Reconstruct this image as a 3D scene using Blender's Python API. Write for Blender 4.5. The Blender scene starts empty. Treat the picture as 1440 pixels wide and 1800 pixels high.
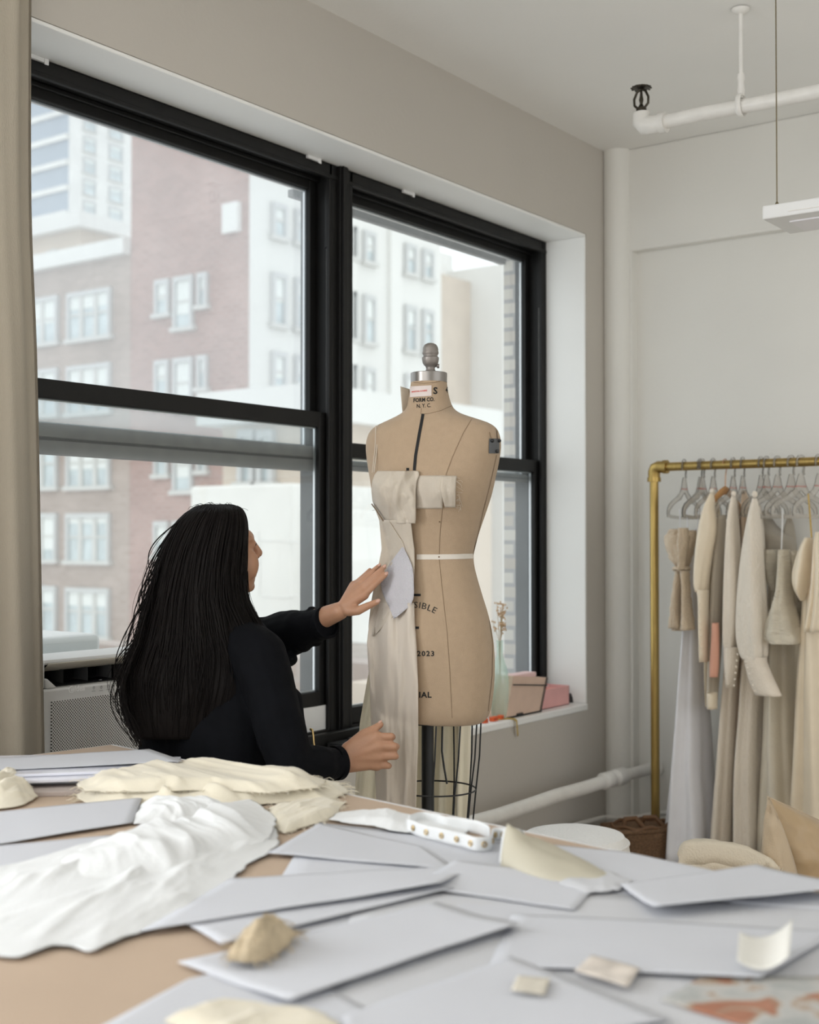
import bpy, bmesh, math, random
from math import sin, cos, pi, radians, sqrt, atan2
from mathutils import Vector, Matrix, noise
from mathutils.bvhtree import BVHTree

random.seed(7)
SC = bpy.context.scene
COL = SC.collection

# ------------------------------------------------------------------ camera
CAM_H = 1.45
YAW, PITCH, FPX = radians(53.624), radians(1.171), 2270.0
AX_F = Vector((sin(YAW) * cos(PITCH), cos(YAW) * cos(PITCH), sin(PITCH)))
AX_R = Vector((cos(YAW), -sin(YAW), 0))
AX_U = AX_R.cross(AX_F)
CAM = Vector((0, 0, CAM_H))
cam_data = bpy.data.cameras.new('camera')
cam_data.sensor_fit = 'VERTICAL'
cam_data.sensor_height = 36.0
cam_data.sensor_width = 28.8
cam_data.lens = FPX / 1800.0 * 36.0
cam_data.clip_start = 0.05
cam_data.clip_end = 500
cam_data.dof.use_dof = True
cam_data.dof.focus_distance = 3.3
cam_data.dof.aperture_fstop = 3.5
cam = bpy.data.objects.new('camera', cam_data)
COL.objects.link(cam)
cam.matrix_world = Matrix(((AX_R.x, AX_U.x, -AX_F.x, CAM.x), (AX_R.y, AX_U.y, -AX_F.y, CAM.y), (AX_R.z, AX_U.z, -AX_F.z, CAM.z), (0, 0, 0, 1)))
SC.camera = cam

# ------------------------------------------------------------------ sky, light, exposure
SC.view_settings.view_transform = 'Standard'
SC.view_settings.look = 'None'
SC.view_settings.gamma = 1.0
SC.view_settings.use_curve_mapping = False
SC.view_settings.exposure = -0.10
SC.cycles.use_denoising = True
SC.cycles.max_bounces = 10
SC.cycles.diffuse_bounces = 5
SC.cycles.glossy_bounces = 3
SC.cycles.transmission_bounces = 6
SC.cycles.transparent_max_bounces = 12
SC.cycles.sample_clamp_indirect = 6.0
SC.cycles.caustics_reflective = False
SC.cycles.caustics_refractive = False
world = bpy.data.worlds.new('overcast_sky')
SC.world = world
world.use_nodes = True
bg = world.node_tree.nodes['Background']
bg.inputs[0].default_value = (0.95, 0.98, 1.0, 1)
bg.inputs[1].default_value = 1.8

def area_light(name, loc, direction, sx, sy, watts, color, portal=False):
    d = bpy.data.lights.new(name, 'AREA')
    d.shape = 'RECTANGLE'; d.size = sx; d.size_y = sy
    d.energy = watts; d.color = color
    if portal: d.cycles.is_portal = True
    o = bpy.data.objects.new(name, d); COL.objects.link(o)
    o.location = loc
    o.rotation_euler = Vector(direction).to_track_quat('-Z', 'Z').to_euler()
    return o
# daylight from the next window along the window wall, as tilted strips
for k, x in enumerate((-0.95, 0.0, 0.95)):
    area_light('daylight_left_window', (x, 2.97, 1.78), (0.75, -1, 0.35), .85, 2.0, 27, (0.94, 0.97, 1.0))
area_light('rear_fill_light', (-2.40, 0.8, 1.85), (1, 0, 0.40), 3.0, 2.2, 35, (1.0, 0.96, 0.92))  # added fill light behind the camera, no window seen there
area_light('side_fill_light', (2.6, -3.3, 1.85), (0, 1, 0.5), 4.5, 2.2, 8.5, (1.0, 0.93, 0.84))  # added fill light from the unseen side of the room
area_light('window_portal', (3.5, 3.30, 1.75), (0, -1, 0), 3.3, 2.2, 1, (1, 1, 1), portal=True)

# ------------------------------------------------------------------ measuring helpers (photo pixel + a known plane -> metres)
def ray(x, y):
    return AX_F + AX_R * ((x - 720) / FPX) - AX_U * ((y - 900) / FPX)
def W(x, y, depth): return CAM + ray(x, y) * depth
def onX(x, y, v): d = ray(x, y); return CAM + d * (v / d.x)
def onY(x, y, v): d = ray(x, y); return CAM + d * (v / d.y)
def onZ(x, y, z): d = ray(x, y); return CAM + d * ((z - CAM_H) / d.z)
def lerp(a, b, t): return a + (b - a) * t
def interp(rows, y):
    """rows: [(y, v1, v2..)] sorted by y -> interpolated tuple"""
    if y <= rows[0][0]: return rows[0][1:]
    for r0, r1 in zip(rows, rows[1:]):
        if y <= r1[0]:
            t = (y - r0[0]) / (r1[0] - r0[0])
            return tuple(lerp(p, q, t) for p, q in zip(r0[1:], r1[1:]))
    return rows[-1][1:]
def cinterp(rows, y):
    """smooth (Catmull-Rom) version of interp"""
    n = len(rows)
    if y <= rows[0][0]: return rows[0][1:]
    if y >= rows[-1][0]: return rows[-1][1:]
    for i in range(n - 1):
        if y <= rows[i + 1][0]:
            a, b = rows[i], rows[i + 1]
            p = rows[i - 1] if i else a
            q = rows[i + 2] if i + 2 < n else b
            h = b[0] - a[0]; t = (y - a[0]) / h
            out = []
            for k in range(1, len(a)):
                ma = (b[k] - p[k]) / (b[0] - p[0]) * h if b[0] != p[0] else 0
                mb = (q[k] - a[k]) / (q[0] - a[0]) * h if q[0] != a[0] else 0
                out.append((2*t**3 - 3*t*t + 1) * a[k] + (t**3 - 2*t*t + t) * ma + (-2*t**3 + 3*t*t) * b[k] + (t**3 - t*t) * mb)
            return tuple(out)

# ------------------------------------------------------------------ mesh helpers
ORIGIN = {}
class MB:
    def __init__(s): s.v = []; s.f = []; s.m = []; s.mi = 0
    def face(s, idx): s.f.append(tuple(idx)); s.m.append(s.mi)
    def add(s, verts, faces):
        b = len(s.v); s.v += [Vector(p) for p in verts]
        for f in faces: s.face([b + i for i in f])
        return s
    def box(s, x0, x1, y0, y1, z0, z1):
        return s.add([(x0,y0,z0),(x1,y0,z0),(x1,y1,z0),(x0,y1,z0),(x0,y0,z1),(x1,y0,z1),(x1,y1,z1),(x0,y1,z1)],
                     [(0,3,2,1),(4,5,6,7),(0,1,5,4),(1,2,6,5),(2,3,7,6),(3,0,4,7)])
    def obox(s, c, ax, ay, az):
        c, ax, ay, az = map(Vector, (c, ax, ay, az))
        return s.add([c-ax-ay-az, c+ax-ay-az, c+ax+ay-az, c-ax+ay-az, c-ax-ay+az, c+ax-ay+az, c+ax+ay+az, c-ax+ay+az],
                     [(0,3,2,1),(4,5,6,7),(0,1,5,4),(1,2,6,5),(2,3,7,6),(3,0,4,7)])
    def tube(s, path, r, seg=8, closed=False, caps=True, flat=None):
        path = [Vector(p) for p in path]; n = len(path)
        rs = r if isinstance(r, (list, tuple)) else [r] * n
        b = len(s.v); prev = None
        for i, p in enumerate(path):
            if closed: t = path[(i+1) % n] - path[i-1]
            else: t = path[min(i+1, n-1)] - path[max(i-1, 0)]
            t = t.normalized() if t.length > 1e-9 else Vector((0,0,1))
            if prev is None:
                up = Vector((0,0,1)) if abs(t.z) < .9 else Vector((1,0,0))
                u = t.cross(up).normalized()
            else:
                u = prev - t * prev.dot(t)
                u = u.normalized() if u.length > 1e-9 else t.orthogonal().normalized()
            prev = u; w = t.cross(u)
            for k in range(seg):
                a = 2*pi*k/seg
                s.v.append(p + (u*cos(a) + w*sin(a)*(flat or 1)) * rs[i])
        m = n if closed else n - 1
        for i in range(m):
            i2 = (i+1) % n
            for k in range(seg):
                k2 = (k+1) % seg
                s.face((b+i*seg+k, b+i*seg+k2, b+i2*seg+k2, b+i2*seg+k))
        if caps and not closed:
            s.face([b+k for k in reversed(range(seg))]); s.face([b+(n-1)*seg+k for k in range(seg)])
        return s
    def lathe(s, prof, c, seg=24, axis=None, caps=True):
        """prof [(radius, height)] about axis (default z) at c"""
        c = Vector(c); az = Vector(axis or (0,0,1)).normalized()
        ax = az.orthogonal().normalized(); ay = az.cross(ax); b = len(s.v)
        for r, z in prof:
            for k in range(seg):
                a = 2*pi*k/seg; s.v.append(c + ax*cos(a)*r + ay*sin(a)*r + az*z)
        for i in range(len(prof)-1):
            for k in range(seg):
                k2 = (k+1) % seg
                s.face((b+i*seg+k, b+i*seg+k2, b+(i+1)*seg+k2, b+(i+1)*seg+k))
        if caps:
            s.face([b+k for k in reversed(range(seg))]); s.face([b+(len(prof)-1)*seg+k for k in range(seg)])
        return s
    def prism(s, pts, ext):
        pts = [Vector(p) for p in pts]; ext = Vector(ext); n = len(pts); b = len(s.v)
        s.v += pts + [p + ext for p in pts]
        s.face(list(reversed([b+i for i in range(n)]))); s.face([b+n+i for i in range(n)])
        for i in range(n):
            j = (i+1) % n; s.face((b+i, b+j, b+n+j, b+n+i))
        return s
    def grid(s, rows, closed_u=False, cap=False):
        b = len(s.v); nr = len(rows); nc = len(rows[0])
        for r in rows: s.v += [Vector(p) for p in r]
        for i in range(nr-1):
            for k in range(nc if closed_u else nc-1):
                k2 = (k+1) % nc
                s.face((b+i*nc+k, b+i*nc+k2, b+(i+1)*nc+k2, b+(i+1)*nc+k))
        if cap:
            s.face([b+k for k in reversed(range(nc))]); s.face([b+(nr-1)*nc+k for k in range(nc)])
        return s
    def ball(s, c, rx, ry, rz, ax=(1,0,0), ay=(0,1,0), az=(0,0,1), nu=20, nv=12):
        c, ax, ay, az = map(Vector, (c, ax, ay, az)); rows = []
        for i in range(nv+1):
            t = pi*i/nv
            rr = max(sin(t), 1e-3)
            rows.append([c + ax*rx*rr*cos(2*pi*k/nu) + ay*ry*rr*sin(2*pi*k/nu) - az*rz*cos(t) for k in range(nu)])
        return s.grid(rows, True, True)
    def capsule(s, p0, p1, r0, r1, seg=14, flat0=False, flat1=False):
        p0, p1 = Vector(p0), Vector(p1); d = p1 - p0; L = d.length; d = d.normalized()
        prof = []
        prof += [(r0*.98, 0)] if flat0 else [(r0*sin(a)+1e-4, -r0*cos(a)) for a in [i*pi/2/6 for i in range(0, 6)]]
        prof += [(r0, 0), (r1, L)]
        prof += [(r1*.98, L)] if flat1 else [(r1*cos(a)+1e-4, L + r1*sin(a)) for a in [i*pi/2/6 for i in range(1, 7)]]
        return s.lathe(prof, p0, seg, d)
    def mesh(s, name):
        me = bpy.data.meshes.new(name)
        me.from_pydata([tuple(p) for p in s.v], [], s.f); me.update(); return me
    def build(s, name, mats, parent=None, smooth=True, bevel=0.0, origin=None, angle=40, solid=0.0, subsurf=0):
        if not isinstance(mats, (list, tuple)): mats = [mats]
        if parent is not None: o0 = ORIGIN[parent.name]
        elif origin is not None: o0 = Vector(origin)
        else:
            xs = [p.x for p in s.v]; ys = [p.y for p in s.v]; zs = [p.z for p in s.v]
            o0 = Vector(((min(xs)+max(xs))/2, (min(ys)+max(ys))/2, min(zs)))
        me = bpy.data.meshes.new(name)
        me.from_pydata([tuple(p - o0) for p in s.v], [], s.f)
        for m in mats: me.materials.append(m)
        me.polygons.foreach_set('material_index', s.m)
        bm = bmesh.new(); bm.from_mesh(me); bmesh.ops.recalc_face_normals(bm, faces=bm.faces); bm.to_mesh(me); bm.free()
        if smooth:
            me.shade_smooth()
            if angle: me.set_sharp_from_angle(angle=radians(angle))
        me.update()
        return link(name, me, parent, o0, bevel, solid, subsurf)
def link(name, me, parent, o0, bevel=0, solid=0, subsurf=0):
    o = bpy.data.objects.new(name, me); COL.objects.link(o)
    ORIGIN[o.name] = Vector(o0)
    if parent is not None: o.parent = parent
    else: o.location = o0
    if solid:
        m = o.modifiers.new('thickness', 'SOLIDIFY'); m.thickness = solid; m.offset = 0
    if bevel:
        m = o.modifiers.new('bevel', 'BEVEL'); m.width = bevel; m.segments = 2; m.limit_method = 'ANGLE'; m.angle_limit = radians(40)
    if subsurf:
        m = o.modifiers.new('subsurf', 'SUBSURF'); m.levels = subsurf; m.render_levels = subsurf
    return o
def tag(o, label=None, cat=None, group=None, kind=None):
    if label: o['label'] = label
    if cat: o['category'] = cat
    if group: o['group'] = group
    if kind: o['kind'] = kind
    return o
def thing(name, loc, label, cat, group=None, kind=None):
    o = bpy.data.objects.new(name, None); COL.objects.link(o); o.location = loc
    o.empty_display_size = .05
    ORIGIN[o.name] = Vector(loc); return tag(o, label, cat, group, kind)
def copy_tree(o, parent=None):
    c = o.copy(); COL.objects.link(c)
    if parent is not None: c.parent = parent
    for ch in list(o.children): copy_tree(ch, c)
    return c
def voxel_mesh(mb, voxel, smooth_it=6, factor=.5):
    """fuse overlapping closed shells into one continuous surface"""
    me = mb.mesh('tmp'); bm = bmesh.new(); bm.from_mesh(me); bmesh.ops.recalc_face_normals(bm, faces=bm.faces); bm.to_mesh(me); bm.free()
    o = bpy.data.objects.new('tmp', me); COL.objects.link(o)
    r = o.modifiers.new('r', 'REMESH'); r.mode = 'VOXEL'; r.voxel_size = voxel; r.use_smooth_shade = True
    if smooth_it:
        k = o.modifiers.new('s', 'SMOOTH'); k.iterations = smooth_it; k.factor = factor
    bpy.context.view_layer.update()
    dg = bpy.context.evaluated_depsgraph_get()
    out = bpy.data.meshes.new_from_object(o.evaluated_get(dg))
    bpy.data.objects.remove(o); bpy.data.meshes.remove(me)
    return out
def finish_mesh(name, me, mats, parent=None, origin=None, **kw):
    o0 = ORIGIN[parent.name] if parent is not None else Vector(origin)
    me.transform(Matrix.Translation(-o0)); me.name = name
    me.materials.clear()
    for m in (mats if isinstance(mats, (list, tuple)) else [mats]): me.materials.append(m)
    me.shade_smooth(); me.update()
    return link(name, me, parent, o0, **kw)
def text_mesh(body, size=1.0, bold=0.0, res=3, extrude=0.0, align='LEFT', spacing=1.0):
    cu = bpy.data.curves.new('txt', 'FONT'); cu.body = body; cu.size = size; cu.offset = bold
    cu.resolution_u = res; cu.align_x = align; cu.extrude = extrude; cu.space_character = spacing
    o = bpy.data.objects.new('txt', cu); COL.objects.link(o)
    bpy.context.view_layer.update()
    dg = bpy.context.evaluated_depsgraph_get()
    me = bpy.data.meshes.new_from_object(o.evaluated_get(dg))
    vs = [v.co.copy() for v in me.vertices]; fs = [tuple(p.vertices) for p in me.polygons]
    bpy.data.objects.remove(o); bpy.data.curves.remove(cu); bpy.data.meshes.remove(me)
    return vs, fs
def fbm(p, oct=3):
    return noise.fractal(Vector(p), 1.0, 2.0, oct)

# ------------------------------------------------------------------ materials
def mat(name, col, rough=.6, metal=0.0, var=0.0, vscale=8.0, bump=0.0, bscale=40.0, spec=.5, sheen=0.0, alpha=None, trans=0.0, stretch=None, sss=0.0):
    m = bpy.data.materials.new(name); m.use_nodes = True
    nt = m.node_tree; b = nt.nodes['Principled BSDF']
    b.inputs['Base Color'].default_value = (*col, 1); b.inputs['Roughness'].default_value = rough
    b.inputs['Metallic'].default_value = metal; b.inputs['Specular IOR Level'].default_value = spec
    if sheen: b.inputs['Sheen Weight'].default_value = sheen
    if sss:
        b.inputs['Subsurface Weight'].default_value = sss; b.inputs['Subsurface Radius'].default_value = (.012, .004, .002); b.inputs['Subsurface Scale'].default_value = 1.0
    tc = nt.nodes.new('ShaderNodeTexCoord'); src = tc.outputs['Object']
    if stretch:
        mp = nt.nodes.new('ShaderNodeMapping'); mp.inputs['Scale'].default_value = stretch
        nt.links.new(src, mp.inputs[0]); src = mp.outputs[0]
    if var:
        n = nt.nodes.new('ShaderNodeTexNoise'); n.inputs['Scale'].default_value = vscale; n.inputs['Detail'].default_value = 5
        nt.links.new(src, n.inputs['Vector'])
        r = nt.nodes.new('ShaderNodeValToRGB')
        r.color_ramp.elements[0].position = .3; r.color_ramp.elements[1].position = .7
        r.color_ramp.elements[0].color = (*[max(0, c*(1-var)) for c in col], 1)
        r.color_ramp.elements[1].color = (*[min(1, c*(1+var)) for c in col], 1)
        nt.links.new(n.outputs[0], r.inputs[0]); nt.links.new(r.outputs[0], b.inputs['Base Color'])
    if bump:
        n2 = nt.nodes.new('ShaderNodeTexNoise'); n2.inputs['Scale'].default_value = bscale; n2.inputs['Detail'].default_value = 4
        nt.links.new(src, n2.inputs['Vector'])
        bp = nt.nodes.new('ShaderNodeBump'); bp.inputs['Strength'].default_value = bump; bp.inputs['Distance'].default_value = .01
        nt.links.new(n2.outputs[0], bp.inputs['Height']); nt.links.new(bp.outputs[0], b.inputs['Normal'])
    if trans:   # thin cloth or paper: part of the light passes through
        tr = nt.nodes.new('ShaderNodeBsdfTranslucent'); mx = nt.nodes.new('ShaderNodeMixShader'); mx.inputs[0].default_value = trans
        tr.inputs[0].default_value = (*col, 1)
        nt.links.new(b.outputs[0], mx.inputs[1]); nt.links.new(tr.outputs[0], mx.inputs[2])
        nt.links.new(mx.outputs[0], nt.nodes['Material Output'].inputs[0])
    if alpha is not None:
        tp = nt.nodes.new('ShaderNodeBsdfTransparent'); mx = nt.nodes.new('ShaderNodeMixShader'); mx.inputs[0].default_value = alpha
        last = nt.nodes['Material Output'].inputs[0].links[0].from_socket
        nt.links.new(tp.outputs[0], mx.inputs[1]); nt.links.new(last, mx.inputs[2])
        nt.links.new(mx.outputs[0], nt.nodes['Material Output'].inputs[0])
    return m
def glass_mat(name, tint=(.96, .98, .98), veil=.12, gloss=.05, veilcol=(.85, .9, .92), streaks=True):
    m = bpy.data.materials.new(name); m.use_nodes = True; nt = m.node_tree
    nt.nodes.remove(nt.nodes['Principled BSDF']); out = nt.nodes['Material Output']
    tp = nt.nodes.new('ShaderNodeBsdfTransparent'); tp.inputs[0].default_value = (*tint, 1)
    gl = nt.nodes.new('ShaderNodeBsdfGlossy'); gl.inputs['Roughness'].default_value = .02
    tl = nt.nodes.new('ShaderNodeBsdfTranslucent'); tl.inputs[0].default_value = (*veilcol, 1)
    m1 = nt.nodes.new('ShaderNodeMixShader'); m1.inputs[0].default_value = gloss
    m2 = nt.nodes.new('ShaderNodeMixShader'); m2.inputs[0].default_value = veil
    if streaks:
        tc = nt.nodes.new('ShaderNodeTexCoord'); n = nt.nodes.new('ShaderNodeTexNoise'); n.inputs['Scale'].default_value = 3; n.inputs['Detail'].default_value = 6
        mr = nt.nodes.new('ShaderNodeMapRange'); mr.inputs['To Min'].default_value = veil*.7; mr.inputs['To Max'].default_value = veil*1.3
        nt.links.new(tc.outputs['Object'], n.inputs['Vector']); nt.links.new(n.outputs[0], mr.inputs[0]); nt.links.new(mr.outputs[0], m2.inputs[0])
    nt.links.new(tp.outputs[0], m1.inputs[1]); nt.links.new(gl.outputs[0], m1.inputs[2])
    nt.links.new(m1.outputs[0], m2.inputs[1]); nt.links.new(tl.outputs[0], m2.inputs[2]); nt.links.new(m2.outputs[0], out.inputs[0])
    return m
def brick_mat(name, c1, c2, mortar, row=.075, width=.22, axis='X', bump=.3, msize=.012):
    m = bpy.data.materials.new(name); m.use_nodes = True; nt = m.node_tree; b = nt.nodes['Principled BSDF']
    b.inputs['Roughness'].default_value = .9
    tc = nt.nodes.new('ShaderNodeTexCoord'); sp = nt.nodes.new('ShaderNodeSeparateXYZ'); cb = nt.nodes.new('ShaderNodeCombineXYZ')
    nt.links.new(tc.outputs['Object'], sp.inputs[0])
    nt.links.new(sp.outputs['Y' if axis == 'X' else 'X'], cb.inputs[0]); nt.links.new(sp.outputs['Z'], cb.inputs[1])
    br = nt.nodes.new('ShaderNodeTexBrick'); br.inputs['Scale'].default_value = 1
    br.inputs['Color1'].default_value = (*c1, 1); br.inputs['Color2'].default_value = (*c2, 1); br.inputs['Mortar'].default_value = (*mortar, 1)
    br.inputs['Brick Width'].default_value = width; br.inputs['Row Height'].default_value = row; br.inputs['Mortar Size'].default_value = msize
    nt.links.new(cb.outputs[0], br.inputs['Vector'])
    n = nt.nodes.new('ShaderNodeTexNoise'); n.inputs['Scale'].default_value = .25; nt.links.new(tc.outputs['Object'], n.inputs['Vector'])
    mx = nt.nodes.new('ShaderNodeMix'); mx.data_type = 'RGBA'; mx.blend_type = 'SOFT_LIGHT'; mx.inputs[0].default_value = .5
    nt.links.new(br.outputs['Color'], mx.inputs[6]); nt.links.new(n.outputs[0], mx.inputs[7]); nt.links.new(mx.outputs[2], b.inputs['Base Color'])
    if bump:
        bp = nt.nodes.new('ShaderNodeBump'); bp.inputs['Strength'].default_value = bump; bp.inputs['Distance'].default_value = .01; bp.invert = True
        nt.links.new(br.outputs['Fac'], bp.inputs['Height']); nt.links.new(bp.outputs[0], b.inputs['Normal'])
    return m
M = {}
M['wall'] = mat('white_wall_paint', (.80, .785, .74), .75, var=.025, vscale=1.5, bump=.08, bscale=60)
M['wall_backlit'] = mat('backlit_white_paint', (.54, .505, .455), .75, var=.025, vscale=1.5, bump=.08, bscale=60)  # white wall paint darkened: the backlit wall's shade is in the colour
M['ceiling'] = mat('ceiling_paint', (.88, .87, .84), .8, var=.02, vscale=1.2, bump=.06, bscale=50)
M['reveal'] = mat('white_gloss_paint', (.90, .90, .88), .45, var=.02, vscale=2, bump=.08, bscale=40)
M['floor'] = mat('painted_concrete_floor', (.60, .56, .51), .5, var=.10, vscale=3, bump=.05)
M['black_frame'] = mat('black_painted_metal', (.0065, .0062, .0058), .5, var=.25, vscale=12, bump=.04, bscale=80, spec=.3)
M['grey_frame'] = mat('grey_weathered_aluminium', (.14, .135, .125), .5, var=.2, vscale=20)
M['steel_trim'] = mat('bare_aluminium_trim', (.62, .63, .64), .35, .9)
M['glass'] = glass_mat('dust_haze_window_glass', veil=.085)  # milky veil stands in for distant haze as well as real dirt
M['screen_glass'] = glass_mat('screened_window_glass', tint=(.93, .95, .96), veil=.17)  # stronger veil: insect screen plus haze over the brick buildings
M['white_plastic'] = mat('white_plastic', (.78, .78, .77), .4)
M['white_enamel'] = mat('thick_white_enamel', (.80, .78, .74), .4, var=.04, vscale=20, bump=.2, bscale=45)
def struct(name, mb, m, label, cat, smooth=False, **k):
    return tag(mb.build(name, m, smooth=smooth, **k), label, cat, kind='structure')

WY, FX, BX = 2.75, 5.32, 5.26         # window wall, far wall, beam face
CEIL, SILL, REV = 3.208, 0.724, 2.80
OX0, OX1 = 1.95, 5.055               # window opening
LX0, LX1 = -1.5, 1.45                # next window opening, out of the frame
RX0, RY0 = -2.5, -3.5
struct('floor', MB().box(RX0-.1, FX+.1, RY0-.1, WY+.35, -.1, 0), M['floor'], 'grey painted concrete studio floor under the table and garment rack', 'floor')
struct('ceiling', MB().box(RX0-.1, FX+.1, RY0-.1, WY+.35, CEIL, CEIL+.1), M['ceiling'], 'plain white ceiling above the sprinkler pipe', 'ceiling')
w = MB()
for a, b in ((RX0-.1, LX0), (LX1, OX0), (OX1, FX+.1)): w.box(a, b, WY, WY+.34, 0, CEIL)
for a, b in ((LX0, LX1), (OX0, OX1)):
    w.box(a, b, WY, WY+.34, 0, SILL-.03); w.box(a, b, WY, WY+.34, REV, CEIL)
struct('wall_left', w, M['wall_backlit'], 'white wall around the big black-framed window', 'wall')
struct('wall_back', MB().box(FX, FX+.12, RY0, WY, 0, CEIL), M['wall'], 'white end wall behind the brass garment rack', 'wall')
struct('trim_1', MB().box(BX, FX, RY0, WY, onX(1120, 440, BX).z, CEIL), M['wall'], 'white beam across the top of the end wall above the rack', 'beam', bevel=.008)
w = MB(); w.box(RX0-.12, RX0, RY0, WY, 0, .7); w.box(RX0-.12, RX0, RY0, WY, 2.95, CEIL); w.box(RX0-.12, RX0, RY0, -2.3, .7, 2.95); w.box(RX0-.12, RX0, 2.3, WY, .7, 2.95)
struct('wall_front', w, M['wall'], 'white wall behind the camera', 'wall')
w = MB(); w.box(RX0-.1, FX+.1, RY0-.12, RY0, 0, .7); w.box(RX0-.1, FX+.1, RY0-.12, RY0, 2.95, CEIL); w.box(RX0, .3, RY0-.12, RY0, .7, 2.95); w.box(4.9, FX, RY0-.12, RY0, .7, 2.95)
struct('wall_right', w, M['wall'], 'white side wall opposite the big window', 'wall')
# white painted lining of the window opening
w = MB()
w.box(OX0, OX1, WY+.002, WY+.2, REV-.012, REV); w.box(OX1-.012, OX1, WY+.002, WY+.2, SILL, REV-.012); w.box(OX0, OX0+.012, WY+.002, WY+.2, SILL, REV-.012)
struct('trim_2', w, M['reveal'], 'bright white lining at the top and sides of the window recess', 'window reveal', bevel=.004)
struct('trim_3', MB().box(OX0, OX1, WY-.004, WY+.22, SILL-.03, SILL), M['reveal'], 'white window sill carrying the pink boxes and glass vase', 'window sill', bevel=.006)
# rounded plastered pipe chase in the corner
_c = onY(1086, 700, 2.705)
w = MB(); w.lathe([(.062, 0), (.062, CEIL)], (_c.x, _c.y, 0), 40)
struct('trim_4', w, M['wall'], 'rounded white pipe casing in the corner right of the window', 'pipe casing', smooth=True)
w = MB(); w.box(BX, FX, 2.632, WY, 0, onX(1120, 440, BX).z)
struct('trim_5', w, M['wall'], 'narrow white return between corner pipe casing and end wall', 'wall return')
w = MB(); w.box(RX0, 5.22, WY-.015, WY, 0, .14)
struct('baseboard_left', w, M['reveal'], 'white baseboard under the window wall', 'baseboard')
w = MB(); w.box(FX-.015, FX, RY0, 2.63, 0, .14)
struct('baseboard_back', w, M['reveal'], 'white baseboard along the end wall behind the rack', 'baseboard')

# ---------------------------------------------------------------- windows
MX = onY(598, 500, 2.955).x
def frame_rect(mb, x0, x1, z0, z1, y0, y1, st, top, bot):
    mb.box(x0, x0+st, y0, y1, z0, z1); mb.box(x1-st, x1, y0, y1, z0, z1)
    mb.box(x0+st, x1-st, y0, y1, z1-top, z1); mb.box(x0+st, x1-st, y0, y1, z0, z0+bot)
def window_unit(name, x0, x1, zi0, zi1, itop, ibot, zo0, obot, label, screen):
    root = thing(name, ((x0+x1)/2, 3.02, SILL), label, 'window', kind='structure')
    zb, zt = SILL, REV-.012
    f = MB()
    frame_rect(f, x0, x1, zb, zt, 2.95, 3.10, .03, .040, .05)
    f.box(x0+.03, x0+.045, 2.95, 2.965, zb, zt); f.box(x1-.045, x1-.03, 2.95, 2.965, zb, zt); f.box(x0, x1, 2.945, 2.962, zt-.052, zt-.038)
    f.box(x0+.03, x1-.03, 3.008, 3.018, zt-.056, zt-.04)
    f.build('window_frame', M['black_frame'], root, smooth=False, bevel=.003)
    s = MB(); a, b = x0+.028, x1-.028
    frame_rect(s, a, b, zi0, zi1, 2.972, 3.004, .042, itop, ibot)
    si = s.build('lower_sash', M['black_frame'], root, smooth=False, bevel=.003)
    MB().box(a+.042, b-.042, 2.986, 2.990, zi0+ibot, zi1-itop).build('pane', M['glass'], si, smooth=False)
    b2 = MB(); frame_rect(b2, a+.040, b-.040, zi0+ibot-.002, zi1-itop+.002, 2.991, 2.999, .007, .006, .007)
    b2.build('glazing_bead', M['steel_trim'], si, smooth=False)
    s = MB(); zo1 = zt-.04
    frame_rect(s, a, b, zo0, zo1, 3.020, 3.052, .042, .045, obot)
    so = s.build('upper_sash', M['black_frame'] , root, smooth=False, bevel=.003)
    s = MB(); s.box(a+.005, b-.005, 3.014, 3.019, zo0, zo0+obot*.45)
    s.box(a+.005, b-.005, 3.010, 3.019, zo0+obot*.55, zo0+obot); s.build('sash_rail_cover', M['grey_frame'], so, smooth=False, bevel=.002)
    MB().box(a+.042, b-.042, 3.034, 3.038, zo0+obot, zo1-.045).build('pane', M['screen_glass'] if screen else M['glass'], so, smooth=False)
    b2 = MB(); frame_rect(b2, a+.040, b-.040, zo0+obot-.002, zo1-.043, 3.039, 3.047, .009, .010, .008)
    b2.build('glazing_bead', M['steel_trim'], so, smooth=False)
    # balance tracks and small catches beside the sashes
    t = MB()
    for xx in (x0+.030, x1-.036): t.box(xx, xx+.006, 2.96, 2.972, zi1, zt-.05)
    t.build('balance_track', M['grey_frame'], root, smooth=False)
    c = MB(); c.box(x0+.031, x0+.046, 2.957, 2.974, zt-.30, zt-.04); c.box(x1-.046, x1-.031, 2.957, 2.974, zt-.30, zt-.04)
    c.build('track_cover', M['black_frame'], root, smooth=False, bevel=.003)
    return root
zi1 = onY(300, 692, 2.972).z; zit = onY(52, 662, 2.972).z - onY(52, 697, 2.972).z
zib = onY(560, 1241, 2.972).z; zibt = onY(560, 1216, 2.972).z - zib
zo0 = onY(300, 812, 3.015).z; zob = onY(60, 735, 3.015).z - onY(60, 790, 3.015).z
w1 = window_unit('window_1', OX0, MX-.022, zib, zi1, zit, zibt, zo0, zob, 'left half of the black double-hung window, its lower sash raised over the air conditioner', True)
ri1 = onY(784, 794, 2.972).z; rit = onY(630, 779, 2.972).z - onY(630, 805, 2.972).z
ro0 = onY(650, 829, 3.015).z; rob = onY(650, 814, 3.015).z - ro0
w2 = window_unit('window_2', MX+.022, OX1-.005, SILL+.05, ri1, rit, .06, ro0, rob, 'right half of the black double-hung window, behind the dress form', False)
m = MB(); m.box(MX-.024, MX+.024, 2.935, 3.11, SILL, REV-.012); m.box(MX-.010, MX+.010, 2.928, 2.936, SILL, REV-.012); m.box(MX-.016, MX-.013, 2.925, 2.936, SILL, REV-.012)
struct('trim_6', m, M['black_frame'], 'black mullion post between the two window halves', 'mullion', bevel=.003)
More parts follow.
